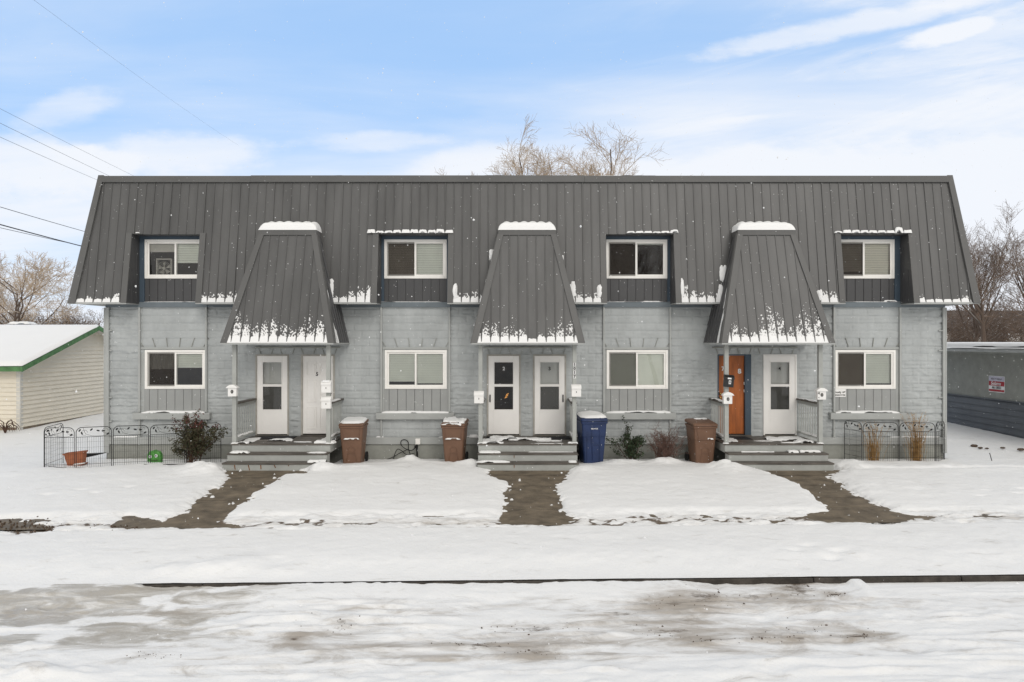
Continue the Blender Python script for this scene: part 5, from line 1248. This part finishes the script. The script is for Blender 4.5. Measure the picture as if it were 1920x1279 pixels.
# ---- street
A, V = np.meshgrid(xs, vs_road); D = V + SHEAR * A
n1 = fbm(A * .55, V * 1.2, 72, 5) - .5; n2 = fbm(A * 2.4, V * 4.6, 75, 4) - .5; n3 = fbm(A * 9, V * 16, 77, 3) - .5
cov = np.interp(A, [-40, -7, -4.9, -4.7, -3.5, -3.3, -1.5, -1.1, .3, .7, 2.2, 2.7, 4.42, 4.5, 4.62, 4.7, 40], [1.02, 1.0, .95, .55, .48, .74, .78, .58, .52, .70, .60, .12, .05, .62, .62, .03, .0])
cov = np.clip(cov + (fbm(A * 6, V * 0, 80, 4) - .5) * .36 * (A < 4.4) * (A > -5), 0, 1.05)
n4 = fbm(A * 4.5, V * 13, 79, 4) - .5
slush = .5 + 1.3 * sstep(.4, .65, fbm(A * .6, V * 1.4, 83, 3))
Z = base_z(np.minimum(V, 8.935)) + .042 + n1 * .05 + n2 * .028 * slush + n4 * .022 * slush + n3 * .012 * slush
rdg = np.clip(1 - np.abs(fbm(A * .32 + 2, V * 5.5, 101, 3) - .5) * 14, 0, 1) * sstep(.35, .6, fbm(A * .5, V * 1.1, 103, 2)); Z = Z + rdg * .03
near = sstep(KERB - .75, KERB - .01, V)
Z = base_z(np.minimum(V, 8.935)) + .042 + (Z - base_z(np.minimum(V, 8.935)) - .042) * (1 - .92 * near) + near * (cov * .098 + .0) 
# ruts and ploughed lumps
for (x, v, rx, rv, h) in ((-5.2, 6.75, .5, .18, .13), (-4.6, 6.72, .4, .14, .07), (-5.9, 6.7, .5, .2, .08), (-2.6, 7.9, .8, .15, .03), (2.4, 6.55, 1.4, .10, .035), (2.9, 6.75, .8, .08, .03)): Z += bump(A, V, x, v, rx, rv, h) * (1 + 2.2 * n2)
Z -= .022 * sstep(-3.0, -6.0, A) * np.exp(-((V - 8.05) / .55) ** 2)
dirt = np.zeros(A.shape); grime = .10 + 0 * A
for (px, py, hx, hy, s) in ((905, 1208, 55, 8, .9), (1010, 1221, 28, 7, .7), (1000, 1177, 60, 7, .75), (635, 1176, 45, 13, .45), (640, 1170, 14, 5, .7), (1215, 1130, 60, 10, .5), (1265, 1132, 30, 8, .75), (1410, 1118, 60, 12, .6), (1318, 1120, 45, 13, .85), (1497, 1103, 34, 16, .95), (1470, 1088, 26, 6, .9), (1565, 1115, 11, 3, 1.1),
                              (1612, 1191, 32, 8, 1.0), (1655, 1192, 34, 5, .6), (1170, 1150, 50, 6, .6), (1205, 1172, 55, 6, .7), (1255, 1184, 45, 6, .8), (1290, 1160, 40, 9, .6), (1332, 1202, 24, 4, .95), (1285, 1196, 16, 3, .8), (1440, 1198, 45, 9, .5), (1425, 1193, 12, 3, .9), (1500, 1200, 22, 4, .7), (1520, 1182, 35, 4, .4), (1465, 1190, 40, 6, .4), (600, 1196, 60, 9, .35), (560, 1195, 16, 5, .5), (552, 1199, 10, 4, .8),
                              (275, 1230, 22, 4, .6), (720, 1166, 30, 7, .5), (770, 1172, 30, 5, .35), (660, 1208, 40, 6, .4), (830, 1150, 20, 5, .35), (1650, 1157, 30, 5, .3), (1910, 1180, 20, 6, .5), (1000, 1240, 20, 6, .35), (985, 1233, 22, 5, .5), (1060, 1204, 45, 4, .5)):
    x, v = gpt(px, py, -.07); _, v1 = gpt(px, py - hy, -.07); _, v2 = gpt(px, py + hy, -.07)
    g = bump(A, V, x, v, hx / FPX * (v + .03 * x) * 1.05, max(.02, abs(v1 - v2) / 2), s)
    dirt = np.maximum(dirt, g); grime += .45 * bump(A, V, x, v, hx / FPX * v * 2.2, max(.05, abs(v1 - v2) * 1.4), s)
kd = np.exp(-((V - KERB) / .028) ** 2); dirt += kd * np.clip(1.2 - cov, 0, 1) * np.where(A < 2.2, .9, 1.3)
grime += .16 * (vnoise(A * .18 + 3, V * 11, 90) > .62) * sstep(8.6, 8.2, V) + .30 * sstep(7.6, 7.2, V) * sstep(6.6, 6.9, V) * sstep(4.5, 1.5, A) * sstep(-5, -2, A) + .22 * sstep(8.7, 8.2, V) * sstep(7.9, 8.2, V)
ice = (1 - .85 * sstep(.56, .66, fbm(A * 1.6, V * 3.6, 93, 5))) * sstep(-1.4, -4.6, A + 1.2 * n1 * 2) * sstep(7.05, 7.5, V + n1 * .5) * 1.05
grime += ice * .12
Zroad = Z
road = np_obj('road', np.stack([A, D - CAM_D, Z], -1).reshape(-1, 3), grid_quads(len(vs_road), len(xs)), M['dirty_snow'], attrs={'dirt': dirt.ravel(), 'grime': grime.ravel(), 'ice': ice.ravel()})
road['kind'] = 'structure'
patches = [(905, 1208, 50, 6), (1010, 1221, 28, 6), (1000, 1177, 60, 6), (635, 1178, 45, 9), (1265, 1132, 40, 8), (1410, 1118, 60, 10), (1318, 1120, 45, 10), (1497, 1103, 40, 12), (1565, 1115, 16, 3), (1612, 1191, 40, 7), (1255, 1184, 60, 7), (1332, 1202, 24, 3), (1440, 1198, 50, 7), (1500, 1180, 60, 10), (275, 1230, 40, 4)]
# ---- kerb, pavement, walkways
km = MB(); x0 = -40.0
while x0 < 40:
    x1 = x0 + 2.0; y0, y1 = KERB + SHEAR * x0 - CAM_D, KERB + SHEAR * x1 - CAM_D
    km.hexa([(x0 + .004, y0 - .03, -.3), (x1 - .004, y1 - .03, -.3), (x1 - .004, y1 + .12, -.3), (x0 + .004, y0 + .12, -.3), (x0 + .004, y0 - .022, -.004), (x1 - .004, y1 - .022, -.004), (x1 - .004, y1 + .12, -.004), (x0 + .004, y0 + .12, -.004)]); x0 = x1
tag(km.build('kerb', M['kerb'], None, bevel=.012), kind='structure')
def paving(name, poly_fn, v0, v1, nrow=24):
    vv = np.linspace(v0, v1, nrow); P = []; 
    for v in vv:
        a, b = poly_fn(v)
        for k in range(6):
            x = a + (b - a) * k / 5; d = v + SHEAR * x * float(shear_w(v)); P.append((x, d - CAM_D, float(base_z(v)) + .002))
    o = tag(np_obj(name, np.array(P), grid_quads(nrow, 6), M['concrete'], smooth=False), kind='structure')
    if name == 'walkway':
        for v in (13.35, 14.5, 15.6):
            a, b = poly_fn(v); q = []
            for vv_ in (v, v + .014):
                for x in (a, b): q.append((x, vv_ + SHEAR * x * float(shear_w(vv_)) - CAM_D, float(base_z(vv_)) + .0045))
            jm = MB(); jm.add(q, [(0, 1, 3, 2)]); jm.build('paving_joint', M['soil'], o)
    return o
paving('sidewalk', lambda v: (-40, 40), WALK0 - .25, 12.55, 6)
paving('walkway', lambda v: (-6.9 - max(0, (15.9 - v)) * .12, -4.2 - max(0, (15.9 - v)) * .28), 12.56, 16.25)
paving('walkway', lambda v: (-.75, 1.45), 12.56, 16.25)
paving('walkway', lambda v: (5.0 + max(0, (15.9 - v)) * .08, 8.2 + max(0, 15.9 - v) * .1), 12.56, 16.25)
# ---- the land beyond, one sheet to the horizon
gm = MB(); S = 2500.0
gm.add([(-S, -S, -.40), (S, -S, -.40), (S, S, -.40), (-S, S, -.40)], [(0, 1, 2, 3)])
tag(gm.build('ground', M['snow'], None), kind='structure')
# stones and dark litter showing through the snow
st = MB()
rs_ = random.Random(4)
for (px, py, r) in ((1827, 838, .07), (1838, 842, .05), (1850, 843, .04), (1880, 842, .05), (1914, 845, .07)):
    x, v = gpt(px, py, .06); d = v + SHEAR * x * float(shear_w(v)); t = empty('stone', (x, d - CAM_D, .085), rs_.random(), None, None)
    b = bmesh.new(); bmesh.ops.create_icosphere(b, subdivisions=2, radius=1.0)
    for q in b.verts: q.co *= 1 + .25 * mnoise.noise(q.co * 1.7 + Vector((px, 0, 0)))
    me = bpy.data.meshes.new('stone'); b.to_mesh(me); b.free(); me.transform(Matrix.Diagonal((r * 1.5, r, r * .6, 1)))
    bpy.data.objects.remove(t)
    o = link_mesh('stone', me, M['stone'], None); o.location = (x, d - CAM_D, .085)
    tag(o, 'dark stone poking through the snow in the side yard', 'stone', 'stones in the snow of the side yard')
lt = MB()
for k in range(190):
    if k < 100: px, py = rs_.uniform(-15, 100), rs_.gauss(988, 6)
    elif k < 150: px, py = rs_.uniform(100, 260), rs_.gauss(990, 3)
    else: px, py = rs_.uniform(1465, 1520), rs_.gauss(1095, 3)
    x, v = gpt(px, py, .03 if k < 150 else -.08); d = v + SHEAR * x
    if k >= 150 and v > KERB - .05: continue
    z = float(base_z(v)) + (.012 if k < 150 else .03) + rs_.uniform(0, .02); s = rs_.uniform(.006, .022)
    a = rs_.uniform(0, PI); c, s_ = math.cos(a) * s, math.sin(a) * s
    lt.hexa([(x - c, d - CAM_D - s_, z - .02), (x + s_, d - CAM_D - c, z - .02), (x + c, d - CAM_D + s_, z - .02), (x - s_, d - CAM_D + c, z - .02)] + [(x - c * .7, d - CAM_D - s_ * .7, z + s * .5), (x + s_ * .6, d - CAM_D - c * .7, z + s * .3), (x + c * .6, d - CAM_D + s_ * .7, z + s * .6), (x - s_ * .7, d - CAM_D + c * .6, z + s * .4)])
for k in range(330):
    cx_, cy_, hx, hy = patches[rs_.randrange(len(patches))]; px, py = rs_.gauss(cx_, hx * .8), rs_.gauss(cy_, hy * .9)
    if py < 1098: continue
    x, v = gpt(px, py, -.07); d = v + SHEAR * x; i = int(np.argmin(np.abs(xs - x))); j = int(np.argmin(np.abs(vs_road - v))); z = float(Zroad[j, i]); s = rs_.uniform(.003, .011) * (1.8 if rs_.random() < .08 else 1)
    a = rs_.uniform(0, PI); c, s_ = math.cos(a) * s, math.sin(a) * s
    lt.hexa([(x - c, d - CAM_D - s_, z - .01), (x + s_, d - CAM_D - c, z - .01), (x + c, d - CAM_D + s_, z - .01), (x - s_, d - CAM_D + c, z - .01)] + [(x - c * .7, d - CAM_D - s_ * .7, z + s * .5), (x + s_ * .6, d - CAM_D - c * .7, z + s * .3), (x + c * .6, d - CAM_D + s_ * .7, z + s * .6), (x - s_ * .7, d - CAM_D + c * .6, z + s * .4)])
tag(lt.build('leaf_litter', M['litter'], None), 'dark leaf litter, clods and grit on the pavement, kerb and road', 'litter', kind='stuff')

# =================================================================== SNOW LYING ON THE BUILDING
SN = MB()
for pc in PORCH:
    nx, ny = 72, 26
    u = np.linspace(-1, 1, nx); v = np.linspace(0, 1, ny); U, Vv = np.meshgrid(u, v)
    sd = int(pc * 10) % 50
    x = pc + U * .735; y = CAN_Y1 - .075 + Vv * .50
    f = (1 - np.abs(U) ** 10) ** .5 * np.clip(Vv / .14, 0, 1) ** .45
    h = .235 * (1 + .10 * (fbm(U * 2.2 + sd, Vv * 2, sd, 3) - .5)) + .06 * np.abs(np.sin(x / .224 * PI + .4)) ** .7 * sstep(.2, .7, Vv) + .03 * (fbm(U * 5 + sd, Vv * 1, sd, 3) - .5)
    side = np.where(np.abs(U) > .8, .86 + .14 * np.cos((np.abs(U) - .8) / .2 * PI / 2), 1)
    z = CAN_Z1 + .013 + h * f * side * (.82 + .18 * Vv)
    P = np.stack([x, y, z], -1).reshape(-1, 3); b = len(SN.v); SN.v += P.tolist(); SN.f += (grid_quads(ny, nx) + b).tolist()
def cling(O, U, V, Nn, x0, x1, hf, sp, ph, seed, speck=.0, step=.013, vmax=1.0, thick=.022, lim=None, base=.03):
    step = .0095 if vmax > .6 else .012
    """Snow stuck to the foot of a ribbed slope: tufts between the ribs, thinning upwards."""
    xs = np.arange(x0, x1, step); vv = np.arange(0, vmax, step); XX, VV = np.meshgrid(xs, vv)
    u = (((XX - ph) / sp) % 1.0) - .5                      # 0 mid panel, +-.5 on a rib -> shift so ribs sit at 0
    ur = np.abs((((XX - ph) / sp + .5) % 1.0) - .5)         # distance from the rib in spacings
    k = np.floor((XX - ph) / sp); rnd = vnoise(k * 1.0 + .5, k * 0 + seed, seed)
    H = hf(XX) * (.30 + 1.1 * rnd)
    um = .5 - ur
    Ht = base * (.6 + .8 * vnoise(XX * 9, XX * 0, seed + 3)) + np.clip(H - base, 0, None) * np.sqrt(np.clip(1 - (um / .47) ** 4, 0, 1))
    f = (Ht - VV) / np.maximum(Ht, .02)
    fine = fbm(XX * 48, VV * 30, seed + 5, 3); big = fbm(XX * 6, VV * 4.5, seed + 9, 3)
    hole = sstep(base * 1.2, base * 1.2 + .10, VV)
    fld = f + (fine - .5) * .5 - hole * speck * (.30 + 4.0 * np.clip(fine - .46, -.2, .3) + 1.2 * (big - .5))
    fld = np.where(ur < .10, fld - (1 - ur / .10) * (.35 + VV * 5), fld)
    if lim is not None: fld = np.where(lim(XX, VV), fld, -1)
    t = np.sqrt(np.clip(fld, 0, 1)) * thick
    P = (np.array(O)[None, None] + np.array(U)[None, None] * XX[..., None] + np.array(V)[None, None] * VV[..., None] + np.array(Nn)[None, None] * (t + np.where(fld > 0, .004, -.004))[..., None]).reshape(-1, 3)
    q = grid_quads(len(vv), len(xs)); q = q[(fld.reshape(-1)[q] > 0).sum(1) >= 2]
    if len(q) == 0: return
    us, inv = np.unique(q, return_inverse=True); b = len(SN.v); SN.v += P[us].tolist(); SN.f += (inv.reshape(-1, 4) + b).tolist()
segs = [(XL0 + .16, BAYS[0][0] - .17, lambda x: .10 + .10 * sstep(-10.4, -10.0, x)), (BAYS[0][1] + .15, BAYS[1][0] - .17, lambda x:   .32 + 0 * x), (BAYS[1][1] + .15, BAYS[2][0] - .15, lambda x: .34 - .12 * sstep(1.2, 1.6, x)),
        (BAYS[2][1] + .15, BAYS[3][0] - .15, lambda x: .34 + 0 * x), (BAYS[3][1] + .15, XR0 - .2, lambda x: .12 + .10 * sstep(10.7, 10.4, x))]
for i, (a, b, hf) in enumerate(segs): cling(RO, UX, RV, RN, a, b, hf, .224, .05, 20 + i, speck=.72, vmax=.5, thick=.014, base=.05)
H = CAN_Z1 - CAN_Z0; run = CAN_Y1 - CAN_Y0; Lc = math.hypot(H, run); Vc = Vector((0, run, H)) / Lc; Nc = Vector((0, -H, run)) / Lc
for i, pc in enumerate(PORCH):
    hf = (lambda x: .52 + 0 * x, lambda x: .50 - .22 * sstep(-.3, .1, x) + .20 * sstep(.5, .8, x) + .25 * np.exp(-((x + .45) / .12) ** 2), lambda x: .62 + .12 * np.exp(-((x + .3) / .3) ** 2))[i]
    cling(Vector((pc, CAN_Y0, CAN_Z0)), UX, Vc, Nc, -CAN_HW0 + .02, CAN_HW0 - .02, hf, .224, 0.0, 50 + i, speck=.85, vmax=1.05, thick=.022, base=.09, lim=lambda X, V: (CAN_HW0 - .15 - np.abs(X)) > V * (CAN_HW0 - CAN_HW1) / Lc - .05)
    # streak of snow on the flank facing the neighbouring roof
    for s in (-1, 1):
        if (i == 0 and s < 0) or (i == 2 and s > 0): continue
        V2 = Vector((-s * (CAN_HW0 - CAN_HW1), 0, H)); L2 = V2.length; V2 /= L2; N2 = Vector((s * H, 0, CAN_HW0 - CAN_HW1)).normalized()
        O2 = Vector((pc + s * CAN_HW0, CAN_Y0, CAN_Z0))
        xs_ = np.arange(.14, .60, .014); vv = np.arange(0, 2.4, .02); XX, VV = np.meshgrid(xs_, vv)
        fl = .10 + .30 * (fbm(XX * 9, VV * 1.6, 70 + i, 4) - .40) * 2.4 - np.abs(XX - (.20 + VV * .20)) * (1.1 + VV * .8) - .12 * sstep(1.4, 2.2, VV)
        t = np.sqrt(np.clip(fl, 0, 1)) * .05
        P = (np.array(O2) + np.array((0, 1, 0)) * XX[..., None] + np.array(V2) * VV[..., None] + np.array(N2) * (t + np.where(fl > 0, .004, -.02))[..., None]).reshape(-1, 3)
        q = grid_quads(len(vv), len(xs_)); q = q[(fl.reshape(-1)[q] > 0).sum(1) >= 2]
        if len(q):
            us, inv = np.unique(q, return_inverse=True); b = len(SN.v); SN.v += P[us].tolist(); SN.f += (inv.reshape(-1, 4) + b).tolist()
# tufts lodged in the valleys where the canopies meet the mansard
def vtuft(px, py0, py1, w, seed):
    zc = (Z_(py0, 17.5) + Z_(py1, 17.5)) / 2; hh = abs(Z_(py0, 17.5) - Z_(py1, 17.5)); xc = X_(px, 17.5)
    vv0 = (zc - EAVE_Z) / ROOF_H * SL
    xs_ = np.linspace(-1, 1, 22); vv = np.linspace(-1, 1, 30); XX, VV = np.meshgrid(xs_, vv)
    f = 1 - (np.abs(XX) ** 2.5 + np.abs(VV) ** 2.5) ** .4 + (fbm(XX * 2 + seed, VV * 2, seed, 4) - .5) * .7
    t = np.sqrt(np.clip(f, 0, 1)) * .05
    P = (np.array(RO) + np.array(UX) * (xc + XX * w / 2)[..., None] + np.array(RV) * (vv0 + VV * hh / 2)[..., None] + np.array(RN) * (t + np.where(f > 0, .004, -.01))[..., None]).reshape(-1, 3)
    q = grid_quads(30, 22); q = q[(f.reshape(-1)[q] > 0).any(1)]; us, inv = np.unique(q, return_inverse=True); b = len(SN.v); SN.v += P[us].tolist(); SN.f += (inv.reshape(-1, 4) + b).tolist()
for a in ((619, 523, 562, .20, 1), (922, 465, 490, .14, 2), (1053, 476, 496, .12, 3), (1073, 528, 562, .20, 4), (1124, 533, 560, .14, 5), (1358, 497, 530, .22, 6), (1352, 533, 566, .18, 7), (915, 520, 566, .14, 8), (853, 532, 560, .13, 9), (1279, 522, 560, .11, 10), (1536, 543, 566, .15, 11)): vtuft(*a)
# little drifts above the dormers
for (j, x0, x1, hmul) in ((1, -3.62, -1.50, 1.0), (2, 3.10, 4.32, .55), (3, 8.42, 10.36, .9)):
    k = math.floor((x0 - .05) / .224)
    while True:
        c = .05 + (k + .5) * .224; k += 1
        if c > x1 + .08: break
        if c < x0 - .05: continue
        r = random.Random(int(c * 100)).random(); hh = (.045 + .05 * r) * hmul * (1.7 if (j == 2 and c > 3.85 or j == 3 and 9.9 < c < 10.2) else 1)
        lump(SN, c, ym(DORMER_TOP) - .03, DORMER_TOP + .028, .215, .075, hh, int(c * 50), n=(16, 10), rag=.25, freq=8)
lump(SN, -9.7, ym(DORMER_TOP) - .02, DORMER_TOP + .028, .10, .05, .02, 3, n=(12, 8))
# sills, base band, dormer ledges, parapet
for i, (a, b) in enumerate(BAYS):
    lump(SN, (a + b) / 2 + .0, -.065, 1.243, b - a - .02, .15, .05, 30 + i, n=(120, 10), power=8, rag=.35, freq=3.5)
    lump(SN, (a + b) / 2, -.036, 4.168, b - a, .06, .015, 40 + i, n=(100, 7), power=8, rag=.9, freq=3)
lump(SN, 3.7, -.035, 4.168, .5, .06, .03, 5, n=(30, 7)); lump(SN, 10.0, -.035, 4.168, .35, .06, .05, 6, n=(30, 7))
for (a, b, sd) in ((-10.6, -9.9, 1), (-1.95, -.95, 2), (3.9, 5.1, 3), (9.95, 11.3, 4), (1.65, 2.3, 6), (-3.6, -3.4, 7)): lump(SN, (a + b) / 2, -.033, .594, b - a, .06, .028, sd, n=(60, 7), power=8, rag=.6, freq=3)
lump(SN, -1.0, -.2 + .15, .594, .28, .07, .07, 9, n=(24, 8))
lump(SN, -1.2, TY + .06, TZ + .015, 10.5, .2, .022, 12, n=(300, 8), power=12, rag=.9, freq=1.2)
# decks, treads, rails
for (x, y, w, d, h, sd) in ((-5.85, -.75, .62, .36, .04, 1), (-4.62, -1.18, .5, .26, .06, 2), (-6.62, -1.28, .28, .12, .04, 3), (-6.60, -.75, .30, .8, .03, 4), (-4.7, -.5, .3, .7, .03, 14), (-5.2, -1.05, .5, .2, .012, 15),
                         (-.55, -.95, .6, .55, .04, 5), (-.2, -.55, .75, .5, .065, 6), (.45, -.66, 1.1, .30, .045, 7), (-.50, -1.26, .58, .14, .05, 8), (.95, -.9, .7, .16, .02, 9), (1.48, -1.25, .22, .12, .04, 10), (.9, -1.3, .9, .06, .012, 31),
                         (7.0, -.55, 1.0, .55, .04, 11), (7.3, -1.05, .55, .36, .05, 12), (5.5, -.75, .35, .7, .03, 13), (6.45, -.9, .7, .12, .015, 32), (6.9, -1.2, .6, .10, .02, 33)): lump(SN, x, y, .615, w, d, h, sd, n=(40, 22), rag=1.1, freq=5)
for (x, y, z, w, d, h, sd) in ((-6.62, -1.50, .424, .50, .22, .045, 1), (-4.66, -1.76, .244, .44, .20, .05, 2), (-4.75, -1.50, .424, .5, .2, .02, 21), (-.55, -1.46, .424, .55, .22, .035, 3), (-.45, -1.76, .244, .80, .20, .035, 4), (6.85, -1.45, .424, .25, .16, .05, 5), (7.3, -1.42, .424, .55, .10, .045, 6), (6.0, -1.42, .424, .8, .06, .02, 7), (1.45, -1.76, .244, .2, .2, .03, 8), (.9, -1.41, .424, 1.2, .05, .012, 9)): lump(SN, x, y, z, w, d, h, sd, n=(40, 14), rag=.6, freq=5)
for pc in PORCH:
    for s in (-1, 1):
        xp = pc + s * 1.155
        lump(SN, xp, -.68, .759, .085, 1.0, .035, int(pc * 7 + s) % 30, n=(8, 40), rag=.3)
        if (pc, s) != (PORCH[0], -1): lump(SN, xp, -.60, 1.624, .13, .9, .022, int(pc * 7 + s) % 29, n=(8, 40), rag=.7)
        lump(SN, xp, -1.285, .616, .16, .15, .03, 4, n=(12, 12))
sn = SN.build('roof_snow', M['snow'], None, smooth=True)
tag(sn, 'white snow lying and clinging on the roof slopes, canopies, sills and porch steps', 'snow', kind='stuff')

# =================================================================== FALLING SNOW
rs_ = random.Random(99); fl = MB()
oc = [(1, 0, 0), (-1, 0, 0), (0, 1, 0), (0, -1, 0), (0, 0, 1), (0, 0, -1)]; of = [(0, 2, 4), (2, 1, 4), (1, 3, 4), (3, 0, 4), (2, 0, 5), (1, 2, 5), (3, 1, 5), (0, 3, 5)]
for k in range(5200):
    d = 3.0 + 14.0 * rs_.random() ** .6; x = rs_.uniform(-.95, .95) * d; z = rs_.uniform(.1, 9.0)
    r = rs_.uniform(.0026, .0058) * (1.8 if rs_.random() < .05 else 1)
    fl.add([(x + a * r * rs_.uniform(.7, 1.4), Y_(d) + b * r, z + c * r * rs_.uniform(.7, 1.4)) for a, b, c in oc], of)
tag(fl.build('snowflakes', M['snow'], None), 'small white snowflakes falling in front of the building', 'snowflakes', kind='stuff')
